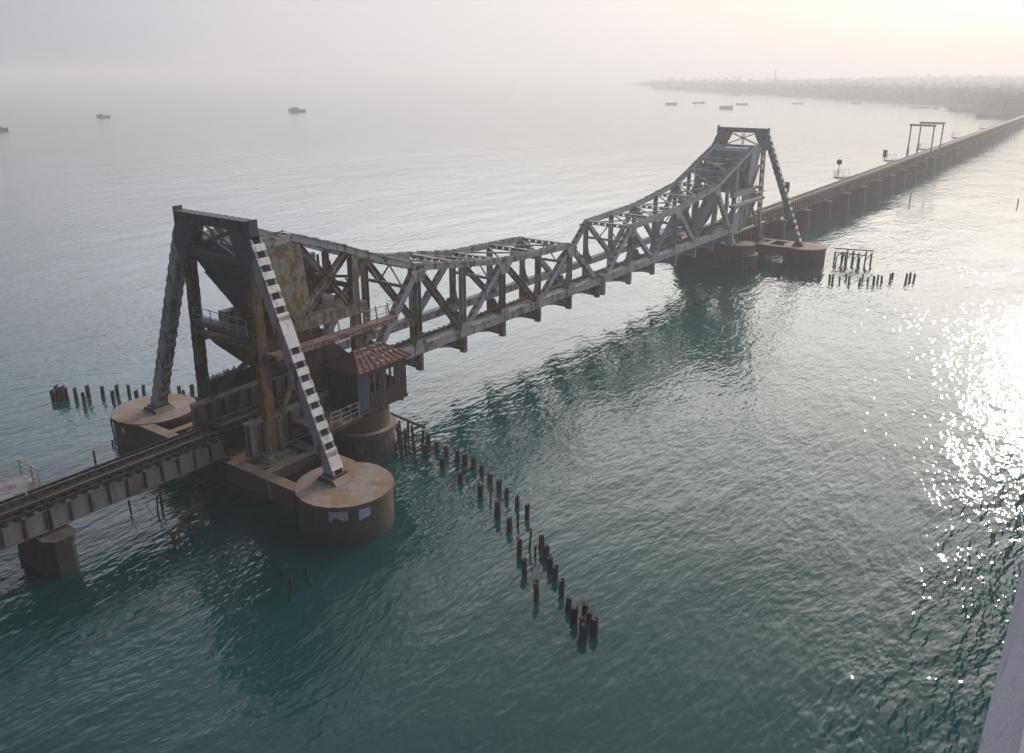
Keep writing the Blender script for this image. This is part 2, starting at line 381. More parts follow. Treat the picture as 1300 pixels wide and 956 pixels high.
def woodland():
    mb = MB(); rnd = random.Random(3); random.seed(5)
    def inside_row(u):
        k = u * (len(shore) - 1); i = min(int(k), len(shore) - 2); f = k - i
        return Vector((shore[i][0] * (1 - f) + shore[i + 1][0] * f, shore[i][1] * (1 - f) + shore[i + 1][1] * f, 0))
    for k in range(5200):
        u = rnd.random() ** .9; b = inside_row(u)
        depth = 6 + 1600 * rnd.random() ** 2.8
        taper = min(1, max(.4, .4 + u * 5))
        c = b + Vector((.86, -.5, 0)) * depth
        if abs(c.y) < 9: continue
        h = rnd.uniform(7, 12) + min(9, depth * .012) * rnd.uniform(.7, 1.1)
        h *= taper
        r = rnd.uniform(5, 9) * (.6 + .4 * taper) * (1 + depth / 900)
        clump(mb, (c.x, c.y, WZ + h * .35), r, 16, h * .65 / r)
        mb.add([(c.x - .4, c.y, WZ + 1), (c.x + .4, c.y, WZ + 1), (c.x, c.y + .2, WZ + h * .7)], [(0, 1, 2)])
    o = mb.build('far_woodland', M_LEAF); tag(o, 'dense hazy tree cover along the whole far shore', 'woodland', kind='stuff')
woodland()
def palm(x, y, h, label):
    r = thing('palm_tree', (x, y, WZ + 1), label, 'palm tree', 'palms standing above the far shore trees')
    lx = random.uniform(-.8, .8)
    P(MB().cyl((x, y, WZ + .8), (x + lx, y, WZ + h), .3, .18, 6), 'trunk', M_BARK, r)
    mb = MB()
    for k in range(16):
        a = k * 2.4; d = Vector((math.cos(a), math.sin(a), 0)); e = random.uniform(-.2, .7)
        p0 = Vector((x + lx, y, WZ + h)); p1 = p0 + d * 2 + Vector((0, 0, e * 2)); p2 = p0 + d * 3.9 + Vector((0, 0, e * 2 - 1.9))
        s = Vector((-d.y, d.x, 0)) * .5
        mb.add([p0 - s * .3, p1 - s, p2, p1 + s, p0 + s * .3], [(0, 1, 3, 4), (1, 2, 3)])
    P(mb, 'crown', M_LEAF, r)
random.seed(11)
for k in range(16):
    u = k / 15; x = 1400 * (1 - u) + 1070 * u + random.uniform(-10, 10); y = 690 * (1 - u) + 410 * u + random.uniform(-8, 8)
    palm(x + 30, y, random.uniform(14, 19) * (.85 + .15 * u), 'hazy palm above the far shoreline, %s from the tip of the headland' % ordn(k + 1))
def mast(x, y, h, name, label):
    r = thing(name, (x, y, WZ + 1), label, 'mast')
    for sx, sy in ((-1, -1), (1, -1), (1, 1), (-1, 1)):
        P(MB().beam((x + sx * 1.4, y + sy * 1.4, WZ + 1), (x + sx * .25, y + sy * .25, WZ + h), .3, .3), 'leg', M_GREY, r)
    mb = MB(); nb = 7
    for i in range(nb):
        f0 = i / nb; f1 = (i + 1) / nb; a0 = 1.4 - 1.15 * f0; a1 = 1.4 - 1.15 * f1; z0 = WZ + 1 + (h - 1) * f0; z1 = WZ + 1 + (h - 1) * f1
        for (ax, ay), (bx, by) in (((-1, -1), (1, -1)), ((1, -1), (1, 1)), ((1, 1), (-1, 1)), ((-1, 1), (-1, -1))):
            mb.beam((x + ax * a0, y + ay * a0, z0), (x + bx * a1, y + by * a1, z1), .18, .18)
    P(mb, 'bracing', M_GREY, r)
mast(1075, 352, 30, 'lattice_mast', 'thin lattice mast above the middle of the far shore')
mast(700, 28, 35, 'radio_mast', 'tall thin mast above the trees near the right edge')
def house(x, y, w, d, h, col, roofcol, rot, label, name='shore_house'):
    r = thing(name, (x, y, WZ + 1.2), label, 'house', 'buildings on the far shore')
    r.rotation_euler = (0, 0, rot)
    mw = patchy('house_wall_%d' % len(MATS), col, col, (col[0] * .7,) * 3, col, .3, .5, bump=0)
    mr = patchy('house_roof_%d' % len(MATS), roofcol, roofcol, (roofcol[0] * .7, roofcol[1] * .7, roofcol[2] * .7), roofcol, .3, .5, bump=0)
    MB().box(-w / 2, w / 2, -d / 2, d / 2, 0, h).build('wall', mw, r)
    o = .5
    MB().prism([(-d / 2 - o, h), (d / 2 + o, h), (0, h + d * .32)], lambda a, b: (-w / 2 - o, a, b), lambda a, b: (w / 2 + o, a, b)).build('roof', mr, r)
    for sx in (-.3, 0, .3):
        MB().box(sx * w - .5, sx * w + .5, -d / 2 - .05, -d / 2 + .02, h * .35, h * .75).build('window', M_GLASS, r)
        MB().box(-w / 2 - .05, -w / 2 + .02, sx * d - .5, sx * d + .5, h * .35, h * .75).build('window', M_GLASS, r)
house(628, 44, 12, 8, 4.5, (.55, .5, .47), (.34, .10, .07), .3, 'pale house with a red roof at the water edge near the bridge end')
house(560, 18, 9, 7, 3.5, (.5, .46, .42), (.30, .13, .09), 1.0, 'small tan hut on the shore close by the end of the rail bridge')
house(700, 62, 15, 9, 6, (.7, .7, .68), (.55, .55, .55), .6, 'white building among shore trees behind the large moored boats')
house(596, 34, 8, 6, 3.2, (.45, .36, .30), (.36, .14, .09), -.3, 'low brown shed with a rusty roof on the beach')

# ------------------------------------------------------------------ boats
def mat_plain(name, c): return patchy(name, c, tuple(x * 1.2 for x in c), tuple(x * .6 for x in c), tuple(x * .8 for x in c), .3, .8, bump=0)
M_HB = mat_plain('boat_blue', (.06, .14, .17)); M_HD = mat_plain('boat_dark', (.06, .055, .055)); M_HG = mat_plain('boat_grey', (.13, .13, .14))
M_CB = mat_plain('boat_cabin_blue', (.12, .22, .28)); M_CW = mat_plain('boat_cabin_pale', (.4, .38, .36)); M_HR = mat_plain('boat_brown', (.14, .08, .06))
def boat(x, y, L, rot, hull, cabin=None, H=1.4, label='', cab=(0.0, .3, 1.8), mastz=0, name='fishing_boat', awn=0):
    H *= .72; cab = (cab[0], cab[1], cab[2] * .72); mastz *= .8
    r = thing(name, (x, y, WZ), label, 'boat', 'boats moored in the bay')
    r.rotation_euler = (0, 0, rot)
    W = L * .27; ns = 12; st = []
    for i in range(ns + 1):
        u = i / ns; s = -1 + 2 * u
        hw = W / 2 * (1 - max(0, s) ** 2.6) * (.82 + .18 * min(1, (1 + s) * 2)) + .02
        sheer = H * (1 + .45 * max(0, s) ** 2 + .12 * max(0, -s) ** 2)
        st.append((s * L / 2, hw, sheer))
    vs = []; fs = []
    for x_, hw, z in st:
        k = .25 * max(0, x_ / (L / 2)) * L * .1
        vs += [(x_ - k, -hw * .55, -.5), (x_, -hw, z), (x_, -hw * .86, z), (x_, -hw * .86, z * .55), (x_, hw * .86, z * .55), (x_, hw * .86, z), (x_, hw, z), (x_ - k, hw * .55, -.5)]
    for i in range(ns):
        for j in range(7): fs.append((i * 8 + j, i * 8 + j + 1, (i + 1) * 8 + j + 1, (i + 1) * 8 + j))
        fs.append((i * 8 + 7, i * 8, (i + 1) * 8, (i + 1) * 8 + 7))
    fs += [tuple(range(8)), tuple(range(ns * 8, ns * 8 + 8))[::-1]]
    mb = MB(); mb.add(vs, fs); mb.build('hull', hull, r)
    if cabin:
        cx = cab[0] * L; cl = cab[1] * L; ch = cab[2]; z0 = H * .55
        MB().box(cx - cl / 2, cx + cl / 2, -W * .3, W * .3, z0, z0 + ch).build('wheelhouse', cabin, r)
        MB().box(cx - cl / 2 - .25, cx + cl / 2 + .35, -W * .36, W * .36, z0 + ch, z0 + ch + .14).build('wheelhouse_roof', M_CW, r)
        for k in (-1, 1):
            MB().box(cx - cl * .4, cx + cl * .4, k * W * .3 - .03, k * W * .3 + .03, z0 + ch * .5, z0 + ch * .8).build('window', M_GLASS, r)
    if mastz: MB().cyl((L * .12, 0, H * .5), (L * .12, 0, mastz), .09, .05, 6).build('mast', M_HD, r)
    if awn:
        mb = MB()
        for sx in (-.3, .3):
            for sy in (-1, 1): mb.beam((sx * L, sy * W * .35, H * .5), (sx * L, sy * W * .35, H + awn), .12, .12)
        mb.build('awning_frame', M_HD, r)
        MB().box(-L * .34, L * .34, -W * .4, W * .4, H + awn, H + awn + .12).build('awning', M_CW, r)
A0 = R(-54)   # broadside to the viewer
boat(106.4, 369.7, 6.2, A0, M_HB, M_CB, 1.5, 'blue trawler cut by the left edge of the water view', (-.1, .4, 1.6))
boat(197, 447.7, 8.2, A0 + math.pi, M_HB, M_CB, 1.5, 'dark blue trawler with a low cabin, second boat in from the left edge', (.12, .35, 1.7), 3.6)
boat(312.5, 412.8, 11.5, A0 + math.pi, M_HB, M_CB, 2.1, 'largest blue trawler with a tall wheelhouse, far out beyond the near tower', (.1, .45, 2.9), 5.6)
boat(580.7, 266.4, 9.5, A0, M_HG, None, 2.1, 'open grey boat, leftmost of those moored off the headland')
boat(629.3, 263.5, 10.3, A0, M_HG, None, 1.5, 'long low open boat, second from the left off the headland')
boat(531.3, 198.9, 10, A0, M_HB, M_CB, 2.2, 'blue boat with a full-length cabin, nearest of those off the headland', (0, .7, 1.5))
boat(614.9, 219.1, 10, A0, M_HD, None, 1.5, 'dark low boat just right of the blue cabin boat')
boat(660.3, 187.6, 9.5, A0, M_HG, None, 1.1, 'lone flat grey boat off the middle of the headland')
boat(907.5, 338.4, 14, A0 + .3, M_HG, M_CW, 1.8, 'long pale boat lying close under the wooded headland', (0, .3, 1.4))
boat(875.8, 265.7, 14, A0, M_HG, None, 1.9, 'pointed grey boat drawn up against the shoreline')
boat(688.8, 148.2, 8.5, A0, M_HR, None, .8, 'thin brown canoe alone off the shore')
boat(627.7, 90.2, 4.5, A0, M_HD, None, .9, 'smallest dinghy, left of the three tiny boats near the portal frames')
boat(631.9, 84.4, 9, A0, M_HD, None, .9, 'long dark canoe, middle of the three tiny boats near the portal frames')
boat(621.2, 74.5, 5, A0, M_HD, None, .9, 'short dark dinghy, right of the three tiny boats near the portal frames')
boat(589, 51.1, 21, A0, M_HG, M_CW, 2.3, 'big grey cargo boat with pale awning moored by the bridge end', (.05, .5, 1.5), 0, 'cargo_boat', 2.2)
boat(492, 21.9, 18.5, A0, M_HD, None, 2.6, 'big dark barge moored tight to the bridge end', (.1, .3, 1.2), 0, 'barge')
boat(604, 44, 12, A0 + .4, M_HR, None, 1.6, 'red-brown boat beached right of the big cargo boat')

# ------------------------------------------------------------------ piers
def stadium(L, r, n=14):
    """2D outline, straight sides along y"""
    pts = []
    for i in range(n + 1):
        a = -math.pi + math.pi * i / n; pts.append((r * math.cos(a), -L + r * math.sin(a)))
    for i in range(n + 1):
        a = math.pi * i / n; pts.append((r * math.cos(a), L + r * math.sin(a)))
    return pts
def extr(mb, pts, cx, cy, z0, z1, k0=1.0, k1=1.0, bulge=0):
    n = len(pts)
    vs = [(cx + a * k0, cy + b * k0, z0) for a, b in pts] + [(cx + a * k1, cy + b * k1, z1) for a, b in pts]
    mb.add(vs, [(i, (i + 1) % n, n + (i + 1) % n, n + i) for i in range(n)])
    mb.add(vs, [tuple(range(n))[::-1], tuple(range(n, 2 * n))]); return mb
def circle(r, n=40, jit=0.0, rnd=None):
    return [(r * math.cos(2 * math.pi * i / n) * (1 + (rnd.uniform(-jit, jit) if rnd else 0)), r * math.sin(2 * math.pi * i / n)) for i in range(n)]
ZP = 3.7      # top of the outer piers
def outer_pier(cx, cy, sy, sx, label, flakes):
    """drum pier with two concrete tie beams running in to the bridge; sy: side, sx: -1 near tower, +1 far tower"""
    r = thing('strut_pier', (cx, cy, WZ - .9), label, 'pier', 'round concrete piers under the raking struts')
    rnd = random.Random(int(cx * 7 + cy))
    mb = MB(); extr(mb, circle(2.72, 44, .006, rnd), cx, cy, WZ - .9, ZP - .22, 1.0, 1.0)
    P(mb, 'drum', M_CONC, r)
    mb = MB(); extr(mb, circle(2.82, 72, .014, rnd), cx, cy, ZP - .22, ZP, 1.0, .985); P(mb, 'cap', M_CONC, r)
    # plinth under the strut foot
    mb = MB(); yf = sy * 8.9; mb.prism([(-.85, 0), (.85, 0), (.55, .3), (-.55, .3)], lambda a, b: (cx - .6, yf + a, ZP + b), lambda a, b: (cx + .8, yf + a, ZP + b)); P(mb, 'plinth', M_CONC, r)
    ye = sy * 1.9
    for bx in (cx - 1.9, cx + 2.1):
        y0 = cy - sy * 1.7
        mb = MB().box(bx - .38, bx + .38, min(y0, ye), max(y0, ye), ZP - 1.25, ZP - .04); P(mb, 'tie_beam', M_CONC, r)
    ym = sy * 4.9
    mb = MB().box(cx - 1.51, cx + 1.71, ym - .3, ym + .3, ZP - .75, ZP - .06); P(mb, 'cross_tie', M_CONC, r)
    if flakes:
        for a0, a1, z0, z1 in flakes:
            mb = MB(); n = 9; vs = []
            for i in range(n):
                a = R(a0 + (a1 - a0) * i / (n - 1)); ca, sa = math.cos(a), math.sin(a)
                vs.append((cx + 2.75 * ca, cy + 2.75 * sa, z0 + rnd.uniform(0, .3))); vs.append((cx + 2.75 * ca, cy + 2.75 * sa, z1))
            mb.add(vs, [(2 * i, 2 * i + 2, 2 * i + 3, 2 * i + 1) for i in range(n - 1)])
            P(mb, 'whitewash_flake', M_FLAKE, r)
    return r
XA, XB = -41.3, 42.3
outer_pier(XA - .1, -9.75, -1, -1, 'big round concrete pier with flaking white patches under the striped strut', [(-152, -130, 2.75, 3.42), (-118, -103, 2.7, 3.4)])
outer_pier(XA - .1, 9.3, 1, -1, 'round tan concrete pier left of the tracks under the plain grey strut', [(-172, -166, 2.8, 3.3)])
outer_pier(XB + .6, -9.7, -1, 1, 'round dark concrete pier on the right of the far tower', None)
outer_pier(XB + .6, 9.4, 1, 1, 'round concrete pier hidden behind the far tower', None)

def leg_pier(cx, label):
    r = thing('tower_pier', (cx, 0, WZ - .9), label, 'pier', 'piers under the tower legs')
    mb = MB(); extr(mb, stadium(2.9, 1.5), cx, 0, WZ - .9, 3.1, 1.05, 1.0); P(mb, 'shaft', M_STONE, r)
    mb = MB(); extr(mb, stadium(2.95, 1.7), cx, 0, 3.1, 3.5); P(mb, 'cap', M_CONC, r)
    return r
leg_pier(XA, 'masonry pier under the inner legs of the near tower')
leg_pier(XB, 'masonry pier under the inner legs of the far tower')
def main_pier(cx, label):
    r = thing('main_pier', (cx, 0, WZ - .9), label, 'pier', 'round-ended piers carrying the lifting leaves')
    mb = MB(); extr(mb, stadium(3.3, 2.05), cx, -.3, WZ - .9, 2.9, 1.06, 1.0); P(mb, 'shaft', M_STONE, r)
    mb = MB(); extr(mb, stadium(3.3, 2.3), cx, -.3, 2.9, 3.3); P(mb, 'collar', M_CONC, r)
    mb = MB(); extr(mb, stadium(3.2, 1.95), cx, -.3, 3.3, 4.6); P(mb, 'bearing_block', M_CONC, r)
    return r
main_pier(-34.0, 'round-ended masonry pier under the cabin of the near leaf')
main_pier(35.2, 'round-ended masonry pier under the rear of the far leaf')

# ------------------------------------------------------------------ approach spans
def span(x0, x1, zt, label, group, pitch=1.05, first=None, D=1.1):
    """deck plate girder span: two girders, sleepers, rails. zt = top of the girders"""
    if first is not None: return copy_tree(first, (x0, 0, zt), label, group)
    r = thing('girder_span', (x0, 0, zt), label, 'bridge span', group)
    L = x1 - x0 - .12
    for y in (-.95, .95):
        mb = MB(); mb.box(x0, x0 + L, y - .04, y + .04, zt - D, zt)
        mb.box(x0, x0 + L, y - .2, y + .2, zt - D - .05, zt - D); mb.box(x0, x0 + L, y - .2, y + .2, zt, zt + .05)
        mb.k = 1; k = int(L / pitch)
        for i in range(k + 1):
            x = x0 + .03 + (L - .06) * i / k
            mb.box(x - .05, x + .05, y - .17, y + .17, zt - D, zt)
        P(mb, 'girder', [M_GIRD, M_DRUST], r)
    mb = MB(); n = int(L / .62)
    rn = random.Random(4)
    for i in range(n + 1):
        x = x0 + .15 + (L - .3) * i / n; e = rn.uniform(-.08, .12)
        mb.box(x - .13, x + .13, -1.17 - e, 1.17 + e, zt + .05, zt + .21)
    P(mb, 'sleepers', M_SLEEP, r)
    mb = MB()
    mb.box(x0, x0 + L, -.33, .33, zt + .212, zt + .245)
    P(mb, 'walking_plates', M_TRACK, r)
    for y in (-.5, .5):
        mb = MB(); mb.box(x0, x0 + L, y - .07, y + .07, zt + .251, zt + .28); mb.box(x0, x0 + L, y - .02, y + .02, zt + .28, zt + .36); mb.box(x0, x0 + L, y - .04, y + .04, zt + .36, zt + .41)
        P(mb, 'rail', M_RAIL, r)
    mb = MB()
    for y in (-1.08, 1.06): mb.beam((x0, y, zt + .27), (x0 + L, y, zt + .27), .1, .12)
    P(mb, 'guard_timber', M_SLEEP, r)
    mb = MB()
    for i in range(4):
        xa = x0 + L * i / 4; xb = x0 + L * (i + 1) / 4
        mb.beam((xa, -.9, zt - .3), (xb, .9, zt - .3), .1, .1); mb.beam((xb, -.9, zt - D + .2), (xb, .9, zt - .2), .08, .08)
    P(mb, 'bracing', M_DRUST, r)
    return r
def pier(x, top, label, group, first=None):
    if first is not None: return copy_tree(first, (x, 0, WZ - .9), label, group)
    r = thing('masonry_pier', (x, 0, WZ - .9), label, 'pier', group)
    mb = MB(); n = 3
    o = [(-.75, -1.5), (-.4, -2.0), (.4, -2.0), (.75, -1.5), (.75, 1.5), (.4, 2.0), (-.4, 2.0), (-.75, 1.5)]
    extr(mb, o, x, 0, WZ - .9, top - .45, 1.12, 1.0); P(mb, 'shaft', M_STONE, r)
    mb = MB(); extr(mb, o, x, 0, top - .45, top - .1, 1.12, 1.12); P(mb, 'cap', M_STONE, r)
    for y in (-.95, .95):
        P(MB().box(x - .6, x + .6, y - .25, y + .25, top - .1, top + .0), 'bearing', M_DRUST, r)
    return r
ZA = 4.75; ZB = 5.95
GA = 'track spans at the left of the near tower'; GB = 'track spans running from the far tower to the shore'
s0 = span(-53.6, -42.9, ZA, 'plate girder track span between the lower left pier and the near tower', GA)
s1 = span(-65.8, -53.6, ZA, 'plate girder track span cut by the left edge beside the plank platform', GA)
pier(-53.6, ZA - 1.1 - .1, 'lone masonry pier at the lower left corner under the track', 'piers of the left approach')
pier(-65.8, ZA - 1.1 - .1, 'masonry pier outside the left edge under the track', 'piers of the left approach')
L = 12.2; x0 = 45.4; base = None; pb = None
for k in range(42):
    lab = 'plate girder track span, %s beyond the far tower' % ordn(k + 1)
    o = span(x0 + k * L, x0 + (k + 1) * L, ZB, lab, GB, first=base, D=1.3)
    if base is None: base = o
    lab = 'masonry track pier, %s beyond the far tower' % ordn(k + 1)
    o = pier(x0 + (k + 1) * L, ZB - 1.3 - .1, lab, 'masonry piers running from the far tower to the shore', first=pb)
    if pb is None: pb = o

# ------------------------------------------------------------------ lifting leaves
YN, YF = -2.95, 2.35          # right (viewer side) and left truss planes
def leaf(X0, sx, k, lab, M1, M2, M3, MT, walk_mat, rusty):
    """s = distance from the free tip; X = X0 + sx*s*k"""
    X = lambda s: X0 + sx * s * k
    r = thing('bascule_leaf', (X(31.4), 0, 6.0), lab, 'bridge leaf', 'the two lifting leaves')
    zb = 6.7
    top = [(5.2, 11.0), (15.6, 11.4), (25.9, 12.8), (29.6, 14.1), (32.9, 15.35), (36.95, 16.7), (39.4, 16.4)]
    def zt(s):
        for (a, za), (b, z_) in zip(top, top[1:]):
            if a <= s <= b: return za + (z_ - za) * (s - a) / (b - a)
        return top[0][1] if s < top[0][0] else top[-1][1]
    bot = [0.0, 5.2, 10.35, 15.6, 20.75, 25.9, 31.1]
    for iy, y in enumerate((YN, YF)):
        sd = -1 if y < 0 else 1
        def member(a, b, w=.38, d=.38, mat=M1, lac=True, name='diagonal', pitch=.8):
            p = (X(a[0]), y, a[1]); q = (X(b[0]), y, b[1]); mb = MB()
            if lac: laced(mb, p, q, w, d, (0, 1, 0), pitch=pitch, bat=pitch * .55)
            else:
                mb.beam(p, q, .06, d - .1, (0, 0, 1) if abs(a[0] - b[0]) > .5 else (1, 0, 0))
                for s_ in (-1, 1):
                    off = Vector((X(b[0]) - X(a[0]), 0, b[1] - a[1])).normalized().cross(Vector((0, 1, 0))) * (s_ * d / 2)
                    mb.beam(Vector(p) + off, Vector(q) + off, w, .05, off)
            P(mb, name, mat, r)
        # top chord
        mb = MB()
        for (a, za), (b, z_) in zip(top, top[1:]):
            if rusty: mb.beam((X(a), y, za), (X(b), y, z_), .5, .4)
            else: laced(mb, (X(a), y, za), (X(b), y, z_), .55, .42, (0, 1, 0), .75, .3)
            if rusty: mb.beam((X(a), y, za + .225), (X(b), y, z_ + .225), .62, .05)
            nb = int((b - a) / .42)
            for i in range(nb):
                f = (i + .5) / nb; zz = za + (z_ - za) * f + .26 + (0 if rusty else .0); xx = X(a + (b - a) * f); mb.box(xx - .05, xx + .05, y - .26, y + .26, zz, zz + random.uniform(.02, .09))
        P(mb, 'top_chord', M1, r)
        # bottom chord
        mb = MB(); mb.beam((X(-.1), y, zb), (X(33.0), y, zb), .5, .55)
        mb.beam((X(-.1), y, zb + .3), (X(33.0), y, zb + .3), .62, .05); mb.beam((X(-.1), y, zb - .3), (X(33.0), y, zb - .3), .62, .05)
        P(mb, 'bottom_chord', M1, r)
        member((.1, zb), (5.2, 11.0), .46, .42, M1, True, 'end_post')
        member((5.2, 11.0), (10.35, zb), .42, .40, M2, True)
        member((10.35, zb), (15.6, 11.4), .40, .38, M3, False)
        member((15.6, 11.4), (20.75, zb), .44, .42, M2, True)
        member((20.75, zb), (25.9, 12.8), .44, .42, M3, False)
        member((25.9, 12.8), (31.1, zb), .5, .5, M2, True)
        for s in (5.2, 10.35, 15.6, 20.75, 25.9):
            member((s, zb), (s, zt(s) - .1), .38, .40, M3 if s in (15.6, 25.9) else M1, False, 'vertical_post')
        # sub-posts and tail
        if y > 0 or not rusty: member((29.6, zb), (29.6, 14.1), .34, .34, M3, False, 'vertical_post')
        mb = MB(); mb.beam((X(32.0), y, 4.65), (X(32.0), y, 14.95), .5, .75, (1, 0, 0), .45, .5)
        mb.beam((X(32.0), y, 4.65), (X(32.0), y, 5.3), .9, 1.4, (1, 0, 0)); P(mb, 'main_post', M3, r)
        mb = MB(); mb.beam((X(31.2), y, 11.2), (X(38.5), y, 11.2), .6, .62); mb.beam((X(31.2), y, 11.53), (X(38.5), y, 11.53), .75, .05); mb.beam((X(31.2), y, 10.87), (X(38.5), y, 10.87), .75, .05)
        P(mb, 'tail_chord', M3, r)
        member((36.7, 11.45), (32.4, 15.1), .38, .38, M3, False)
        member((36.4, 16.2), (32.5, 11.6), .3, .3, M3, False)
        member((36.45, 16.4), (35.85, 11.6), .24, .24, M1, False, 'vertical_post')
        mb = MB(); yy = y + sd * .28
        mb.beam((X(39.0), yy, 14.3), (X(37.0), yy, 11.5), .2, .34); P(mb, 'edge_member', M3, r)
        # counterweight side plate
        pts = [(39.6, 16.2), (36.95, 16.5), (36.4, 16.2), (35.85, 12.4), (36.8, 11.5), (37.3, 11.5)]
        ya, yb = y + sd * .10, y + sd * .16
        mb = MB().prism(pts, lambda a, b: (X(a), ya, b), lambda a, b: (X(a), yb, b)); P(mb, 'counterweight_side_plate', MT, r)
        # rolling segment
        arc = [(39.65, 10.4), (38.95, 9.5), (38.05, 8.65), (37.2, 7.85), (36.3, 7.15), (35.4, 6.6), (34.4, 6.2), (33.2, 6.0), (32.6, 6.0)]
        pts = arc + [(32.75, 8.2), (34.9, 10.0), (35.2, 10.8), (39.6, 10.8)]
        mb = MB().prism(pts, lambda a, b: (X(a), y - .05, b), lambda a, b: (X(a), y + .05, b))
        for (a, b), (c, d) in zip(arc, arc[1:]): mb.beam((X(a), y, b), (X(c), y, d), .6, .14, (a - 35, 0, b - 11))
        for k_ in (1, 2, 4, 6): mb.beam((X(35.1), y, 10.5), (X(arc[k_][0]), y, arc[k_][1]), .3, .16)
        P(mb, 'rolling_segment', M3 if not rusty else M_DRUST, r)
        # knee gussets at the floor beams
        for s in bot[1:]:
            yi = -sd
            mb = MB().prism([(0, zb + .2), (yi * 1.05, zb + .2), (yi * .45, zb + 1.0), (yi * .2, zb + 2.2), (0, zb + 2.6)], lambda a, b: (X(s) - .04, y + a, b), lambda a, b: (X(s) + .04, y + a, b))
            P(mb, 'knee_gusset', M1, r)
            mb = MB()
            mb.prism([(-.75, 6.45), (.75, 6.45), (.5, 7.5), (-.5, 7.5)], lambda a, b: (X(s) + a, y + sd * .26, b), lambda a, b: (X(s) + a, y + sd * .31, b))
            P(mb, 'gusset_plate', M1, r)
        for s in (5.2, 15.6, 25.9):
            z = zt(s); mb = MB(); mb.prism([(-.9, z - .1), (.9, z - .1), (.4, z - 1.0), (-.4, z - 1.0)], lambda a, b: (X(s) + a, y + sd * .24, b), lambda a, b: (X(s) + a, y + sd * .29, b))
            P(mb, 'gusset_plate', M1, r)
    # floor beams hang below the chord, hollow between webs
    for s in bot:
        mb = MB(); x = X(s)
        pr = [(YN - .3, 6.38), (YN + .6, 6.38), (YN + .9, 5.84), (YF - .9, 5.84), (YF - .6, 6.38), (YF + .3, 6.38), (YF + .3, 5.6), (YF - .9, 5.28), (YN + .9, 5.24), (YN - .3, 5.24)]
        mb.prism(pr, lambda a, b: (x - .05, a, b), lambda a, b: (x + .05, a, b))
        mb.beam((x, YN - .24, 5.22), (x, YF - .9, 5.26), .34, .05)
        for y in (YN - .02, YF + .02): mb.box(x - .18, x + .18, y - .24, y + .24, 5.04, 6.38)
        P(mb, 'floor_beam', M3, r)
    # track on the leaf
    for y in (-1.1, .5):
        P(MB().box(min(X(0), X(32)), max(X(0), X(32)), y - .08, y + .08, 5.3, 5.85), 'stringer', M_TRACK, r)
    mb = MB(); n = int(32 * k / .62)
    for i in range(n + 1):
        x = X(.1 + 31.6 * i / n); mb.box(x - .13, x + .13, -1.45, .85, 5.86, 6.02)
    P(mb, 'sleepers', M_SLEEP, r)
    mb = MB(); xa, xb = sorted((X(.1), X(31.8)))
    mb.box(xa, xb, -.6, 0, 6.022, 6.05)
    P(mb, 'walking_plates', M_TRACK, r)
    for y in (-.8, .2): P(MB().box(xa, xb, y - .04, y + .04, 6.02, 6.2), 'rail', M_RAIL, r)
    # top struts and laterals
    nodes = [5.2, 10.35, 15.6, 20.75, 25.9, 29.6, 32.9]
    for s in nodes:
        mb = MB(); z = zt(s); laced(mb, (X(s), YN + .3, z), (X(s), YF - .3, z), .34, .34, (0, 0, 1), .7, .3); P(mb, 'top_strut', M1, r)
        if s in (5.2, 15.6, 25.9):
            mb = MB()
            mb.beam((X(s), YN + .3, z - 1.6), (X(s), YF - .3, z - 1.6), .18, .22)
            for i in range(4):
                ya = YN + .3 + (YF - YN - .6) * i / 4; yb_ = YN + .3 + (YF - YN - .6) * (i + 1) / 4
                mb.beam((X(s), ya, z - 1.6 if i % 2 else z - .15), (X(s), yb_, z - .15 if i % 2 else z - 1.6), .1, .1, (1, 0, 0))
            P(mb, 'sway_frame', M1, r)
    for a, b in zip(nodes, nodes[1:]):
        for ya, yb_ in ((YN, YF), (YF, YN)):
            mb = MB(); dz = .06 if ya < yb_ else -.06
            mb.beam((X(a + .15), ya, zt(a) + dz), (X(b - .15), yb_, zt(b) + dz), .16, .12); P(mb, 'lateral_brace', M1, r)
    for a, b in zip(bot, bot[1:]):
        for ya, yb_ in ((YN, YF), (YF, YN)):
            dz = .05 if ya < yb_ else -.05
            P(MB().beam((X(a + .15), ya, 5.5 + dz), (X(b - .15), yb_, 5.5 + dz), .14, .1), 'lateral_brace', M3, r)
    CWX = 39.9 if rusty else 39.3
    # counterweight: end face, top and belly between the trusses
    pr = [(CWX, 15.7), (39.4, 16.35), (36.9, 16.6), (36.3, 16.2), (35.7, 12.6), (36.3, 11.0), (36.9, 11.0)]
    mb = MB().prism(pr, lambda a, b: (X(a), YN + .32, b), lambda a, b: (X(a), YF + .28, b)); P(mb, 'counterweight', M_TOWER if rusty else M2, r)
    mb = MB()
    for yv in (YN + .36, YF + .22):
        mb.beam((X(CWX - .0), yv, 15.6), (X(36.95), yv, 11.05), .1, .12)
    for f in (.3, .62):
        mb.beam((X(CWX + (36.9 - CWX) * f), YN + .33, 15.7 - 4.7 * f), (X(CWX + (36.9 - CWX) * f), YF + .25, 15.7 - 4.7 * f), .05, .05)
    P(mb, 'face_ribs', M_TOWER if rusty else M2, r)
    # machinery inside the tail
    mb = MB(); a, b = sorted((X(33.2), X(35.2))); mb.box(a, b, -.2, 1.5, 12.9, 14.6); P(mb, 'machinery_house', M_ROOF if rusty else M3, r)
    mb = MB(); mb.box(a - .2, b + .2, -.4, 1.7, 14.6, 14.72); P(mb, 'machinery_roof', M_PLANK if rusty else M1, r)
    mb = MB(); a, b = sorted((X(31.4), X(37.5)))
    mb.box(a, b, YN + .4, YF - .4, 11.42, 11.54); P(mb, 'machinery_floor', M_DRUST if rusty else M3, r)
    mb = MB()
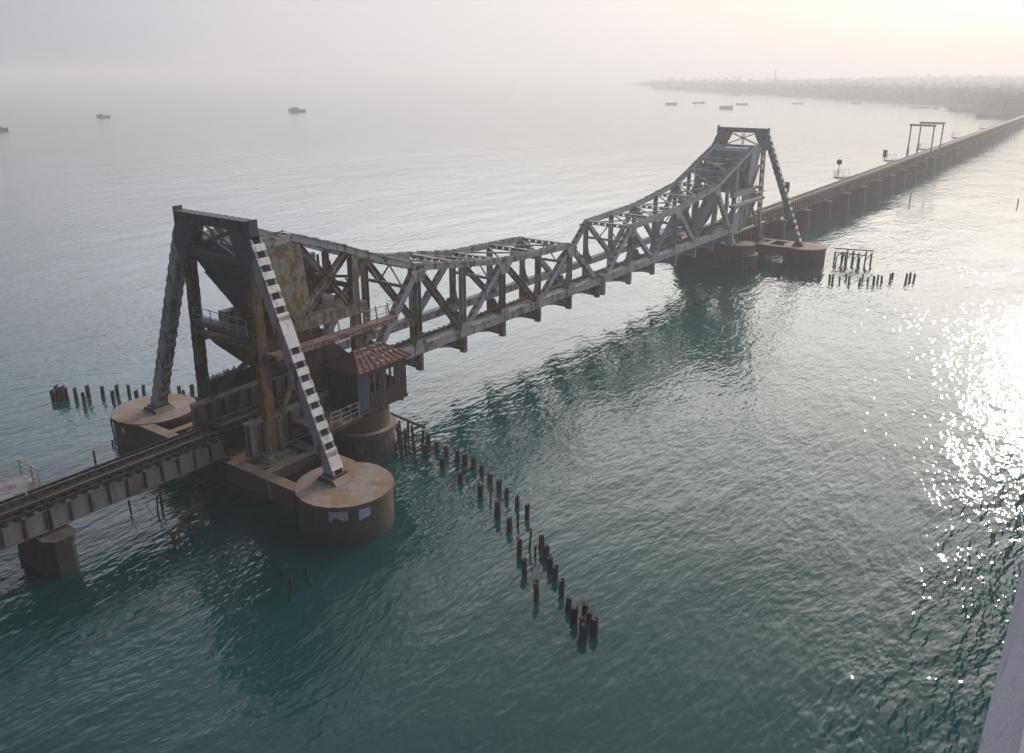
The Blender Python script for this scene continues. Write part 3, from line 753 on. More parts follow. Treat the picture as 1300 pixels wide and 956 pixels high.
    for s in (31.8, 33.4, 35.0): mb.beam((X(s), YN + .3, 12.6), (X(s), YF - .3, 12.6), .25, .3); mb.beam((X(s), -1.2, 11.5), (X(s + .5), -1.0, 14.2), .2, .2); mb.beam((X(s), 1.0, 11.5), (X(s), 1.1, 14.4), .22, .22)
    P(mb, 'machinery_frame', M_DRUST if rusty else M3, r)
    for y in (-1.3, .8):
        P(MB().cyl((X(34.2), y, 12.3), (X(34.2), y + .35, 12.3), .75, .75, 18), 'gear_wheel', M_DRUST if rusty else M3, r)
    P(MB().cyl((X(32.6), -1.6, 12.9), (X(32.6), 1.2, 12.9), .35, .35, 12), 'winch_drum', M_DRUST if rusty else M3, r)
    mb = MB()
    for i in range(26):
        p = Vector((X(31.4 + random.uniform(0, 3)), random.uniform(YN + .4, YF - .5), random.uniform(11.6, 13.6))); q = p + Vector((random.uniform(-.9, .9), random.uniform(-.9, .9), random.uniform(-.2, 1.4)))
        mb.beam(p, q, random.uniform(.05, .18), random.uniform(.05, .22))
    P(mb, 'drive_linkage', M_DRUST if rusty else M3, r)
    # service walkways outside both trusses, with railing
    for y, sd in ((YN, -1), (YF, 1)):
        a, b = sorted((X(29.3), X(39.6))); y0, y1 = sorted((y + sd * .45, y + sd * 1.25))
        w = P(MB().box(a, b, y0, y1, 10.05, 10.17), 'walkway', walk_mat, r)
        mb = MB()
        for yy in (y0 + .05, y1 - .05): mb.beam((a, yy, 9.94), (b, yy, 9.94), .1, .2)
        n = 9
        for i in range(n + 1):
            x = a + (b - a) * i / n; mb.beam((x, y + sd * .3, 11.0), (x, y + sd * .5, 10.0), .07, .07)
        P(mb, 'walkway_beam', M3, r, w)
        mb = MB(); c0, c1 = X(29.4), X(32.2); yy = y + sd * 1.22
        for i in range(4):
            x = c0 + (c1 - c0) * i / 3; mb.beam((x, yy, 10.17), (x, yy, 11.2), .045, .045)
        for z in (10.7, 11.2): mb.beam((c0, yy, z), (c1, yy, z), .035, .035)
        mb.beam((c0, y + sd * .4, 11.2), (c0, yy, 11.2), .035, .035)
        P(mb, 'railing', M_RAILING if rusty else M_GREYL, r, w)
    return r
leafA = leaf(-1.45, -1, 1.0, 'near lifting leaf, rust-stained grey truss with an ochre counterweight plate', M_GREY, M_PURPLE, M_RUSTG, M_OCHRE, M_WALK, True)
leafB = leaf(-.35, 1, 1.045, 'far lifting leaf, pale bluish grey truss rising to the far tower', M_GREYL, M_GREYL, M_GREYL, M_GREYL, M_GREYL, False)  # haze tone painted into all truss members

# track girders on which the segments roll, and the short track spans through the towers
def roll_track(xa, xb, zr, label, rusty):
    r = thing('track_girder_span', (xa, 0, 3.7), label, 'bridge span', 'short spans between tower and main pier')
    for y in (YN, YF):
        mb = MB(); mb.box(xa, xb, y - .05, y + .05, 4.0, 6.0); mb.box(xa, xb, y - .32, y + .32, 5.96, 6.08); mb.box(xa, xb, y - .3, y + .3, 3.9, 4.0)
        mb.k = 1; n = int((xb - xa) / 1.0)
        for i in range(n + 1):
            x = xa + .08 + (xb - xa - .16) * i / n; mb.box(x - .05, x + .05, y - .26, y + .26, 4.0, 5.96)
        P(mb, 'track_girder', [M_GIRD, M_DRUST], r)
    zt = 5.05 if rusty else 5.75
    mb = MB(); n = int((xb - xa) / .62)
    for i in range(n + 1):
        x = xa + .15 + (xb - xa - .3) * i / n; mb.box(x - .13, x + .13, -1.17, 1.17, zt, zt + .17)
    P(mb, 'sleepers', M_SLEEP, r)
    for y in (-.8, .8): P(MB().box(xa, xb, y - .12, y + .12, 4.2, zt), 'stringer', M_TRACK, r)
    P(MB().box(xa, xb, -.33, .33, zt + .172, zt + .2), 'walking_plates', M_TRACK, r)
    for y in (-.5, .5): P(MB().box(xa, xb, y - .04, y + .04, zt + .18, zt + .36), 'rail', M_RAIL, r)
    return r
roll_track(-42.8, -33.4, 6, 'short girder span between the near tower legs and the cabin pier', True)
roll_track(34.6, 45.3, 6, 'short girder span between the far main pier and the far tower legs', False)
# side wall of old plating on the left of the track
r = thing('trackside_wall', (-41.0, 2.9, 3.9), 'dark rusty plated wall with debris on its top, left of the track in the near tower', 'wall')
P(MB().box(-41.0, -34.4, 3.28, 3.42, 3.9, 6.95), 'plating', M_DRUST, r)
mb = MB()
for i in range(7): mb.box(-40.9 + i * 1.05, -40.8 + i * 1.05, 3.16, 3.28, 3.9, 6.95)
P(mb, 'ribs', M_DRUST, r)
mb = MB(); mb.box(-41.0, -34.4, 3.1, 3.6, 6.95, 7.02)
for i in range(24):
    x = random.uniform(-40.8, -34.6); s = random.uniform(.1, .35); mb.beam((x, 3.2, 7.05), (x + s, 3.2 + random.uniform(0, .35), 7.08 + random.uniform(0, .15)), .12, .1)
P(mb, 'coping', M_GIRD, r)

# ------------------------------------------------------------------ towers
def tower(XT, sx, label, striped, ML, MTOP, MS, zt, walk):
    """portal tower: two inner legs, two raking outer struts, top portal beam"""
    r = thing('support_tower', (XT, 0, 3.7), label, 'bridge tower', 'the two portal towers')
    for sy in (-1, 1):
        yt, yb = sy * 2.95, sy * 3.3
        mb = MB()
        p = Vector((XT, yb, 3.9)); q = Vector((XT, yt, zt - 1.9))
        laced(mb, p, q, .46, .62, (0, 1, 0), 1.1, .5, .07)
        # extra lacing bars on the wide faces
        n = 12
        for i in range(n):
            a = p.lerp(q, i / n); b = p.lerp(q, (i + 1) / n)
            for k in (-1, 1):
                mb.beam(a + Vector((k * .33, -.2 * (1 if i % 2 else -1), 0)), b + Vector((k * .33, .2 * (1 if i % 2 else -1), 0)), .03, .08, (1, 0, 0))
        leg = P(mb, 'leg', ML, r)
        mb = MB(); mb.box(XT - .95, XT + .95, yb - .75, yb + .75, 3.5, 3.68); mb.box(XT - .8, XT + .8, yb - .6, yb + .6, 3.68, 3.9)
        for k in (-1, 1): mb.prism([(-.6, 3.9), (.6, 3.9), (.32, 4.7), (.3, 6.0), (-.3, 6.0), (-.32, 4.7)], lambda a, b: (XT + k * .42 - .02, yb + a, b), lambda a, b: (XT + k * .42 + .02, yb + a, b))
        P(mb, 'foot', M_GIRD, r, leg)
        # raking strut
        p = Vector((XT, sy * (8.9 if sx < 0 else 9.0), ZP + .3)); q = Vector((XT, sy * 3.35, zt - 1.1))
        ax = (q - p).normalized(); side = Vector((1, 0, 0)); nrm = ax.cross(side).normalized()
        if nrm.y * sy < 0: nrm = -nrm
        mb = MB()
        for kk in (-1, 1):
            o = side * (kk * .36); mb.beam(p + o, q + o, .08, .66, nrm)
            o2 = side * (kk * .27)
            for f in (-1, 1): mb.beam(p + o2 * 1.18 + nrm * f * .34, q + o2 * 1.18 + nrm * f * .34, .11, .03, nrm)
        mb.k = 1
        Ls = (q - p).length; n = 17
        for i in range(n):
            c0 = .25 + (Ls - 1.0) * i / (n - 1); ln = .44
            if striped and sy < 0:
                if i == 0: ln = 1.1
                if i == 10: continue
                if i == 9: ln = 1.9
            mb.beam(p + ax * c0 + nrm * .37, p + ax * (c0 + ln) + nrm * .37, .82, .03, nrm)
            if not (striped and sy < 0 and i == 10):
                pass
        mb.k = 0
        for i in range(n):
            c0 = .25 + (Ls - 1.0) * i / (n - 1)
            mb.beam(p + ax * c0 - nrm * .37, p + ax * (c0 + .44) - nrm * .37, .82, .03, nrm)
        st = P(mb, 'raking_strut', [MS if sy < 0 else M_GREY, M_WHITE if sy < 0 else M_GREYL], r)
        mb = MB(); c = p; mb.box(c.x - .55, c.x + .55, c.y - .5, c.y + .5, ZP + .32, ZP + .42); P(mb, 'strut_shoe', M_DRUST, r, st)
        # top knee: solid corner plate of the portal
        for x_ in (XT - .38, XT + .38):
            mb = MB().prism([(sy * 1.6, zt - .6), (sy * 3.45, zt - .6), (sy * 3.85, zt - 2.0), (sy * 3.3, zt - 2.9), (sy * 2.6, zt - 2.9), (sy * 2.4, zt - 2.2)], lambda a, b: (x_ - .04, a, b), lambda a, b: (x_ + .04, a, b))
            P(mb, 'corner_plate', MTOP, r)
    mb = MB(); mb.box(XT - .32, XT + .32, -3.4, 3.55, zt - .62, zt - .06)
    mb.box(XT - .38, XT + .38, -3.45, 3.6, zt - .06, zt)
    for i in range(11):
        y = -3.3 + 6.75 * i / 10
        mb.box(XT - .38, XT - .32, y - .06, y + .06, zt - .62, zt + .03); mb.box(XT + .32, XT + .38, y - .06, y + .06, zt - .62, zt + .03)
    for y, h_ in ((-3.5, .08), (3.65, .25)): mb.box(XT - .3, XT + .3, y - .05, y + .05, zt - .85, zt + h_)
    P(mb, 'top_beam', MTOP, r)
    mb = MB(); mb.box(XT - .4, XT + .4, -2.6, 2.6, zt - 2.6, zt - 2.25); P(mb, 'portal_strut', MTOP, r)
    mb = MB()
    for x_ in (XT - .3, XT + .3):
        mb.beam((x_, -2.2, zt - 2.2), (x_, 1.4, zt - .8), .09, .16, (1, 0, 0)); mb.beam((x_ + .03, 2.2, zt - 2.2), (x_ + .03, -1.4, zt - .8), .09, .16, (1, 0, 0))
        mb.beam((x_, 0, zt - 2.2), (x_, 0, zt - .75), .09, .12, (1, 0, 0))
    P(mb, 'portal_brace', MTOP, r)
    # mid height platform
    z = 11.35
    mb = MB(); mb.box(XT - .34, XT + .34, -2.85, 2.85, z - .35, z); P(mb, 'cross_beam', MTOP, r)
    mb = MB(); mb.box(XT - .32, XT + .32, -2.85, 2.85, z - 1.0, z - .78)
    P(mb, 'lower_cross_beam', ML, r)
    mb = MB()
    for i in range(7): mb.beam((XT - .45, -2.6 + 5.2 * i / 6, z), (XT - .45, -2.6 + 5.2 * i / 6, z + .9), .04, .04)
    for zz in (.45, .9): mb.beam((XT - .45, -2.6, z + zz), (XT - .45, 2.6, z + zz), .035, .035)
    P(mb, 'railing', M_GREYL, r)
    mb = MB(); mb.beam((XT, -2.8, z - 1.0), (XT, 3.0, 5.6), .22, .24, (1, 0, 0)); P(mb, 'diagonal_brace', ML, r)
    for sy in (-1, 1):
        if sy < 0:
            mb = MB(); mb.beam((XT - sx * .6, sy * 3.2, 5.4), (XT - sx * 2.6, sy * 3.1, 8.6), .2, .26); P(mb, 'knee_brace', M_RUSTG, r)
        if walk:
            # side gallery at leaf level, on the track side
            mb = MB(); a, b = sorted((XT + sx * .3, XT - sx * 3.4)); mb.box(a, b, sy * 3.55 - .05, sy * 3.55 + .35, 10.6, 10.72); P(mb, 'gallery', M_RAILING, r)
    return r
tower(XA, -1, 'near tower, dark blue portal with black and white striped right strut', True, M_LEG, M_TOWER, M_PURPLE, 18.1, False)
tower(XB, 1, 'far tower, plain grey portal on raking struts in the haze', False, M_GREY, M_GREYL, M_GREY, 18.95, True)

r = thing('loose_wires', (-41, -3.3, 17.0), 'thin rusty loose wires hanging from the top of the striped strut', 'wires')
mb = MB()
for k in range(6):
    a = Vector((-41.2, -3.4, 17.3 - k * .12)); b = Vector((-39.0 + random.uniform(-.6, .8), -3.1, 16.75 + random.uniform(-.1, .5)))
    m = a.lerp(b, .5) + Vector((0, 0, random.uniform(-.25, .2)))
    mb.beam(a, m, .03, .03); mb.beam(m, b, .03, .03)
P(mb, 'wire', M_LEG, r)

# ------------------------------------------------------------------ cabin and its platform
def cabin():
    x0, x1, y0, y1, zf, ze = -36.6, -32.25, -6.1, -3.55, 5.45, 8.2
    r = thing('control_cabin', (x0, y0, 4.7), 'rusty red-roofed control cabin hanging beside the near leaf', 'cabin')
    P(MB().box(x0 - .1, x1 + .1, y0 - .1, y1 + .1, zf - .2, zf), 'floor', M_DRUST, r)
    def wall(n_, a, b, mat, openings):
        mb = MB(); a = Vector(a); b = Vector(b); L = (b - a).length; d = (b - a).normalized(); nn = Vector((d.y, -d.x, 0))
        zc0, zc1 = zf + .95, zf + 2.3
        cuts = [0] + [v for o in openings for v in o] + [L]
        for i in range(0, len(cuts), 2):
            if cuts[i + 1] - cuts[i] > .01: mb.beam(a + d * cuts[i] + Vector((0, 0, (zf + ze) / 2)), a + d * cuts[i + 1] + Vector((0, 0, (zf + ze) / 2)), .08, ze - zf)
        for u, v in openings:
            for z0, z1 in ((zf, zc0), (zc1, ze)): mb.beam(a + d * u + Vector((0, 0, (z0 + z1) / 2)), a + d * v + Vector((0, 0, (z0 + z1) / 2)), .08, z1 - z0)
        w_ = P(mb, 'wall', mat, r)
        for u, v in openings:
            f = MB(); f.beam(a + d * u + Vector((0, 0, zc0)), a + d * v + Vector((0, 0, zc0)), .14, .08); f.beam(a + d * u + Vector((0, 0, zc1)), a + d * v + Vector((0, 0, zc1)), .14, .08)
            for k in (u, (u + v) / 2, v): f.beam(a + d * k + Vector((0, 0, zc0)), a + d * k + Vector((0, 0, zc1)), .07, .12, (d.x, d.y, 0))
            P(f, 'window_frame', M_CAB, r, w_)
        mb = MB(); k = int(L / .35)
        for i in range(k + 1):
            u = L * i / k
            if any(o0 - .05 < u < o1 + .05 for o0, o1 in openings):
                for z0, z1 in ((zf, zc0 - .05),): mb.beam(a + d * u + nn * .06 + Vector((0, 0, z0)), a + d * u + nn * .06 + Vector((0, 0, z1)), .05, .04, (d.x, d.y, 0))
            else: mb.beam(a + d * u + nn * .06 + Vector((0, 0, zf)), a + d * u + nn * .06 + Vector((0, 0, ze)), .05, .04, (d.x, d.y, 0))
        P(mb, 'board_battens', mat, r, w_)
    wall('front', (x0, y0, 0), (x1, y0, 0), M_CAB, [(1.0, 1.95), (2.5, 3.35)])
    wall('left', (x0, y1, 0), (x0, y0 + .06, 0), M_TRACK, [])  # near-black colour stands in for shade on this wall
    wall('right', (x1, y0 + .06, 0), (x1, y1, 0), M_CAB, [(.8, 1.8)])
    wall('back', (x1 - .06, y1, 0), (x0 + .06, y1, 0), M_CAB, [])
    P(MB().box(x0 + .03, x0 + .85, y0 - .075, y0 - .045, zf + .1, ze - .1), 'panel', M_BLUE, r)
    # hip roof of short tin sheets
    e = .32; zr = 9.15; ym = (y0 + y1) / 2
    A, B, C_, D = (x0 - .08, y0 - e), (x1 + e, y0 - e), (x1 + e, y1 + e), (x0 - .08, y1 + e)
    R1, R2 = (x0 + 1.0, ym), (x1 - 1.0, ym)
    mb = MB()
    vs = [(*A, ze - .02), (*B, ze - .02), (*C_, ze - .02), (*D, ze - .02), (*R1, zr), (*R2, zr), (*A, ze - .1), (*B, ze - .1), (*C_, ze - .1), (*D, ze - .1)]
    mb.add(vs, [(0, 1, 5, 4), (1, 2, 5), (2, 3, 4, 5), (3, 0, 4), (6, 7, 8, 9), (0, 6, 7, 1), (1, 7, 8, 2), (2, 8, 9, 3), (3, 9, 6, 0)])
    rf = P(mb, 'roof', M_ROOF, r)
    mb = MB(); n = 9
    for i in range(n + 1):
        f = i / n; a = Vector((*A, ze)).lerp(Vector((*B, ze)), f); b = Vector((*R1, zr + .02)).lerp(Vector((*R2, zr + .02)), f); mb.beam(a, b, .06, .05)
    P(mb, 'roof_seams', M_ROOF, r, rf)
    mb = MB(); rn = random.Random(9)
    for i in range(n):
        for j in range(4):
            if rn.random() < .55:
                fu = (i + .5) / n; fv = (j + .35 + .3 * rn.random()) / 4
                a = Vector((*A, ze)).lerp(Vector((*B, ze)), fu); b = Vector((*R1, zr)).lerp(Vector((*R2, zr)), fu); c = a.lerp(b, fv); c2 = a.lerp(b, min(.97, fv + .09))
                P(MB().beam(c + Vector((0, 0, .035)), c2 + Vector((0, 0, .035)), .3 * rn.uniform(.6, 1.1), .012), 'bare_tin_patch', M_GIRD, r, rf)
    mb = MB()
    for x in (x0 + .3, (x0 + x1) / 2, x1 - .3):
        mb.beam((x, y0, zf - .3), (x, -2.6, zf - .3), .16, .22); mb.beam((x, y0 + .3, zf - .4), (x, -2.9, 4.3), .14, .14)
    P(mb, 'bracket', M_DRUST, r)
cabin()
r = thing('access_platform', (-38.2, -5.0, 5.3), 'rusty plate landing with pale handrails left of the control cabin', 'platform')
P(MB().box(-39.6, -36.6, -6.3, -3.4, 5.25, 5.37), 'deck', M_RUSTG, r)
mb = MB()
for i in range(4): mb.beam((-39.5 + i * .95, -6.3, 5.15), (-39.5 + i * .95, -3.2, 5.0), .12, .2)
mb.beam((-39.6, -6.2, 5.12), (-36.6, -6.2, 5.12), .14, .26); mb.beam((-38.5, -6.0, 5.0), (-38.5, -3.1, 4.1), .14, .14); mb.beam((-37, -6.0, 5.0), (-37, -3.1, 4.1), .14, .14)
P(mb, 'bearers', M_DRUST, r)
mb = MB()
for x in (-39.0, -38.2, -37.4, -36.7): mb.beam((x, -6.22, 5.37), (x, -6.22, 6.3), .045, .045)
for z in (5.7, 6.0, 6.3): mb.beam((-39.0, -6.22, z), (-36.7, -6.22, z), .04, .04)
P(mb, 'handrail', M_RAILING, r)

# ------------------------------------------------------------------ plank platform at the left edge
r = thing('plank_platform', (-58, 2.9, 4.3), 'bleached plank platform with a pale handrail left of the track at the left edge', 'platform')
xa, xb, ya, yb, zp = -62.0, -52.2, 1.75, 4.15, 4.6
mb = MB(); rn = random.Random(2); n = 11
for i in range(n):
    y = ya + (yb - ya) * i / n
    mb.box(xa, xb + rn.uniform(-.1, .1) + (i / n) * .3 - .3, y + .01, y + (yb - ya) / n - .015, zp - .07 + rn.uniform(-.015, .015), zp)
P(mb, 'deck', M_PLANK, r)
mb = MB()
for x in (-61, -59, -57, -55, -52.9): mb.box(x - .08, x + .08, 1.5, yb, zp - .33, zp - .075); mb.beam((x, yb - .1, zp - .3), (x, 1.3, zp - 1.4), .1, .1)
P(mb, 'bearers', M_DRUST, r)
mb = MB()
px_ = [-61, -59.3, -57.6, -55.9, -54.2, -52.55]
for x in px_: mb.beam((x, yb - .06, zp - .1), (x, yb - .06, zp + 1.0), .07, .07)
for y in (yb - 1.3, ya + .35): mb.beam((-52.5, y, zp - .1), (-52.5, y, zp + 1.0), .07, .07)
for z in (.35, .68, 1.0):
    mb.beam((-61.5, yb - .06, zp + z), (-52.5, yb - .06, zp + z), .05, .05); mb.beam((-52.5, yb - .06, zp + z), (-52.5, ya + .35, zp + z), .05, .05)
P(mb, 'handrail', M_RAILING, r)

# ------------------------------------------------------------------ refuges, signals and portal frames along the far spans
def refuge(x, label, board=None):
    r = thing('track_refuge', (x, 2.6, 5.6), label, 'platform', 'small railed platforms beside the far track')
    P(MB().box(x - 2.0, x + 2.0, 1.9, 4.4, 5.9, 6.02), 'deck', M_TROLLEY, r)
    mb = MB()
    mb.beam((x - 1.7, 3.9, 5.76), (x + 1.7, 3.9, 5.76), .1, .12)
    for k in (-1.6, 0, 1.6): mb.beam((x + k, 1.4, 5.8), (x + k, 4.3, 5.8), .12, .18); mb.beam((x + k, 3.9, 5.7), (x + k, 1.3, 4.7), .1, .1)
    P(mb, 'bracket', M_DRUST, r)
    mb = MB()
    for k in (-1.9, -.6, .6, 1.9): mb.beam((x + k, 4.3, 6), (x + k, 4.3, 7.2), .07, .07)
    for k in (-1.9, 1.9): mb.beam((x + k, 2.3, 6), (x + k, 2.3, 7.2), .07, .07); mb.beam((x + k, 2.3, 7.2), (x + k, 4.3, 7.2), .06, .06)
    for z in (6.6, 7.2): mb.beam((x - 1.9, 4.3, z), (x + 1.9, 4.3, z), .06, .06)
    P(mb, 'railing', M_TROLLEY, r)
refuge(107.5, 'railed refuge beside the track, nearest to the far tower')
refuge(150, 'railed refuge beside the track, just before the portal frames')
refuge(190, 'railed refuge beside the track, just behind the portal frames')
refuge(243, 'railed refuge beside the track, next one beyond the portal frames')
refuge(303, 'railed refuge beside the track, farthest from the far tower')
def post_sign(x, y, h, kind, label):
    r = thing('trackside_signal' if kind == 'box' else 'trackside_sign', (x, y, 6.0), label, 'signal' if kind == 'box' else 'sign')
    P(MB().cyl((x, y, 6.02), (x, y, 6.02 + h), .07, .07, 8), 'post', M_DRUST, r)
    if kind == 'box':
        P(MB().box(x - .35, x + .35, y - .4, y + .4, 6.02 + h - 1.7, 6.02 + h), 'signal_box', M_DRUST, r)
        P(MB().box(x - .37, x - .36, y - .3, y + .3, 6.02 + h - 1.5, 6.02 + h - .2), 'signal_face', M_TRACK, r)
    else:
        P(MB().cyl((x - .05, y, 6.02 + h), (x + .05, y, 6.02 + h), .55, .55, 20), 'disc', M_DRUST, r)
post_sign(106.5, 3.7, 2.9, 'disc', 'round dark sign on a post at the nearest refuge')
post_sign(147.8, 4.1, 2.4, 'box', 'tall dark signal box at the refuge before the portal frames')
post_sign(70.5, 2.4, 2.6, 'box', 'small dark signal box standing right behind the far tower strut')
def portal(x, label):
    r = thing('portal_frame', (x, 0, 5.5), label, 'portal frame', 'two steel portal frames over the far track')
    zt = 13.2
    for sy in (-1, 1):
        mb = MB(); mb.beam((x, sy * 2.7, 5.6), (x, sy * 2.7, zt), .3, .3)
        if sy > 0: mb.beam((x + 1.6, 2.7, 5.9), (x, 2.7, 9.5), .12, .12); mb.beam((x - 1.6, 2.7, 5.9), (x, 2.7, 9.5), .12, .12)
        P(mb, 'post', M_RUSTG, r)
        P(MB().box(x - .4, x + .4, sy * 2.7 - .9 if sy > 0 else -3.0, sy * 2.7 + .3 if sy > 0 else -1.5, 5.4, 5.6), 'foot', M_DRUST, r)
    mb = MB(); laced(mb, (x, -3.1, zt + .2), (x, 3.1, zt + .2), .5, .4, (1, 0, 0), .8, .4); mb.beam((x, -3.1, zt + .45), (x, 3.1, zt + .45), .6, .06)
    P(mb, 'beam', M_RUSTG, r)
portal(166.5, 'rusty portal frame over the far track, nearer of the two')
portal(179, 'rusty portal frame over the far track, farther of the two')

# ------------------------------------------------------------------ timber piles
def pile(x, y, h, label, group, rad=.18, lean=0.03, mat=None, name='timber_pile'):
    rn = random.Random(int(x * 131 + y * 17)); mb = MB(); n = 9; rings = 5
    dx, dy = rn.uniform(-lean, lean), rn.uniform(-lean, lean); vs = []
    h *= .86 * rn.uniform(.86, 1.06); wd = rn.uniform(.8, 1.1)
    H = h + .8
    for j in range(rings):
        z = -.8 + H * j / (rings - 1)
        for i in range(n):
            a = 2 * math.pi * i / n; rr = rad * wd * (1 + rn.uniform(-.16, .16)) * (1 - .08 * j / rings)
            zz = z + (rn.uniform(-.12, .05) if j == rings - 1 else 0)
            vs.append((dx * (z + .8) + rr * math.cos(a), dy * (z + .8) + rr * math.sin(a), zz))
    fs = [(j * n + i, j * n + (i + 1) % n, (j + 1) * n + (i + 1) % n, (j + 1) * n + i) for j in range(rings - 1) for i in range(n)]
    fs += [tuple(range(n))[::-1]]
    vs.append((dx * H, dy * H, h - .06)); c = len(vs) - 1
    fs += [((rings - 1) * n + i, (rings - 1) * n + (i + 1) % n, c) for i in range(n)]
    mb.add(vs, fs)
    o = mb.build(name, mat or M_TIMBER); o.location = (x, y, WZ); tag(o, label, 'pile' if name == 'timber_pile' else 'stake', group)
    return o
NEAR = [(-30.8, -6.6, 0.77), (-32.1, -7.6, 0.89), (-31.2, -7.8, 0.92), (-31.4, -8.8, 0.81), (-33.0, -9.8, 0.92), (-31.6, -10.0, 0.84), (-31.7, -10.7, 0.95), (-31.8, -11.5, 0.98), (-33.8, -12.0, 0.8), (-32.1, -12.4, 0.82), (-34.6, -14.2, 1.06), (-32.8, -13.6, 0.86), (-33.3, -14.7, 0.9), (-33.9, -15.7, 0.96), (-35.9, -16.5, 1.16), (-34.4, -16.9, 0.91), (-35.0, -18.0, 0.98), (-36.7, -18.0, 0.96), (-37.3, -20.6, 0.98), (-37.9, -21.3, 0.96), (-38.7, -22.1, 0.94), (-39.2, -22.7, 0.84), (-38.4, -19.9, 1.09), (-39.8, -21.2, 1.08), (-40.2, -23.7, 1.06), (-41.0, -24.6, 0.97), (-41.2, -22.9, 1.15), (-41.6, -25.3, 0.98), (-40.9, -25.5, 0.85), (-41.35, -25.95, 0.85), (-42.1, -26.1, 1.07), (-41.85, -26.55, 1.01), (-42.45, -26.4, 1.03)]
NEAR.sort(key=lambda p: -p[1])
for i, (x, y, h) in enumerate(NEAR):
    pile(x, y, h, 'weathered pile stump, %s from the cabin pier in the row curving towards the viewer' % ordn(i + 1), 'pile stumps right of the near tower')
LEFT = [(-42.1, 22.8, 1.2), (-41.9, 22.4, 1.31), (-41.7, 22.95, 1.32), (-41.5, 22.6, 1.27), (-41.3, 22.2, 1.25), (-41.15, 22.75, 1.25), (-40.9, 21.6, 1.21), (-41.0, 20.1, 1.15), (-40.1, 21.1, 1.21), (-39.3, 20.6, 1.07), (-39.5, 18.7, 1.1), (-38.6, 19.6, 1.13), (-38.0, 18.9, 1.19), (-38.1, 17.6, 1.06), (-37.1, 18.4, 1.05), (-36.5, 17.5, 1.05), (-35.9, 16.7, 0.99), (-35.4, 16.0, 0.85), (-35.8, 14.8, 0.87), (-34.8, 15.2, 0.9), (-33.7, 13.0, 0.7), (-33.2, 12.3, 1.0), (-33.1, 11.8, 0.51), (-32.4, 11.9, 0.78), (-31.9, 11.2, 0.55)]
LEFT.sort(key=lambda p: -p[1] + .3 * p[0])
for i, (x, y, h) in enumerate(LEFT):
    pile(x, y, h, 'dark pile stump, %s from the left end of the row behind the near tower' % ordn(i + 1), 'pile stumps behind the near tower', .17, .05)
FAR = [(33.4, -5.3, 0.58), (33.5, -7.4, 0.63), (34.0, -8.6, 0.49), (33.9, -9.5, 0.77), (34.3, -10.0, 0.63), (34.1, -11.3, 0.65), (34.4, -12.3, 0.65), (34.2, -13.5, 0.92), (34.2, -14.5, 0.83), (34.2, -15.7, 1.09), (34.0, -16.1, 1.25), (34.9, -16.7, 0.9), (36.9, -17.0, 0.85), (35.1, -17.8, 1.02), (35.4, -18.9, 1.02), (37.2, -18.8, 0.94), (36.0, -19.7, 1.02), (36.9, -20.3, 1.02), (37.9, -20.4, 1.03), (37.9, -21.0, 1.03), (39.2, -21.6, 1.03), (40.7, -21.6, 0.95), (40.0, -23.3, 1.12), (41.4, -23.5, 1.02), (41.2, -24.0, 1.11), (41.9, -23.9, 0.94)]
FAR.sort(key=lambda p: -p[1])
for i, (x, y, h) in enumerate(FAR):
    pile(x, y, h, 'dark pile stump, %s from the left in the row in front of the far tower' % ordn(i + 1), 'pile stumps in front of the far tower', .14, .06)
STK = [(-34.8, -15.2, 1.01, 'bent thin stake beside the pile row, nearest the cabin pier'), (-35.9, -18.0, 1.06, 'thin stake just below the middle of the curving pile row'), (-37.7, -20.0, 1.65, 'longest thin leaning stake in the curving pile row'), (-38.1, -20.7, 0.83, 'short thin stake between the two lines of pile stumps'),
       (-47.3, -11.4, 0.88, 'short dark stake, left one of the pair below the striped strut pier'), (-48.5, -13.1, 1.61, 'tall dark stake nearest the viewer below the striped strut pier'), (-46.9, -13.0, 1.22, 'thin dark stake, right one below the striped strut pier'), (-48.9, -4.4, 1.19, 'dark stake in the shade right of the girder span'),
       (-43.0, 12.2, 1.82, 'tall thin stake left of the tan round pier'), (-43.9, 11.0, 0.46, 'tiny stub left of the tan round pier'), (-45.9, 9.6, 0.97, 'crooked stake in open water left of the track'), (-49.2, 7.8, 0.38, 'tiny stub showing just above the left track edge'),
       (-47.4, 0.0, 1.58, 'dark post under the girder span, tallest of three'), (-46.9, 0.2, 1.44, 'dark post under the girder span, right of the tallest'), (-48.2, 1.3, 0.87, 'dark post under the girder span, shortest of three'), (-49.1, -4.8, 1.4, 'dark stake nearest the girder span on its right side'), (-48.0, -4.3, 1.36, 'dark stake beside the floating beam under the track'),
       (114.1, -9.0, 2.05, 'lone thin pole standing in pale water right of the far approach'), (120.9, -27.5, 1.22, 'lone thin stick in the sun glitter near the right edge')]
for x, y, h, l in STK: pile(x, y, h, l, 'thin stakes standing in the water', 0.07 if x < 50 else .11, .12, name='water_stake')
for k, (p, q, l) in enumerate([((-49.2, -4.6, 2.0), (-45.6, -1.6, 2.5), 'old pole lying aslant between stakes under the near tower'), ((-46.8, -3.6, 1.6), (-45.2, -1.0, 2.1), 'short broken pole in the shadow under the near tower')]):
    mb = MB().cyl(p, q, .09, .07, 8); o = mb.build('fallen_pole', M_TIMBER, None, p); tag(o, l, 'pole')

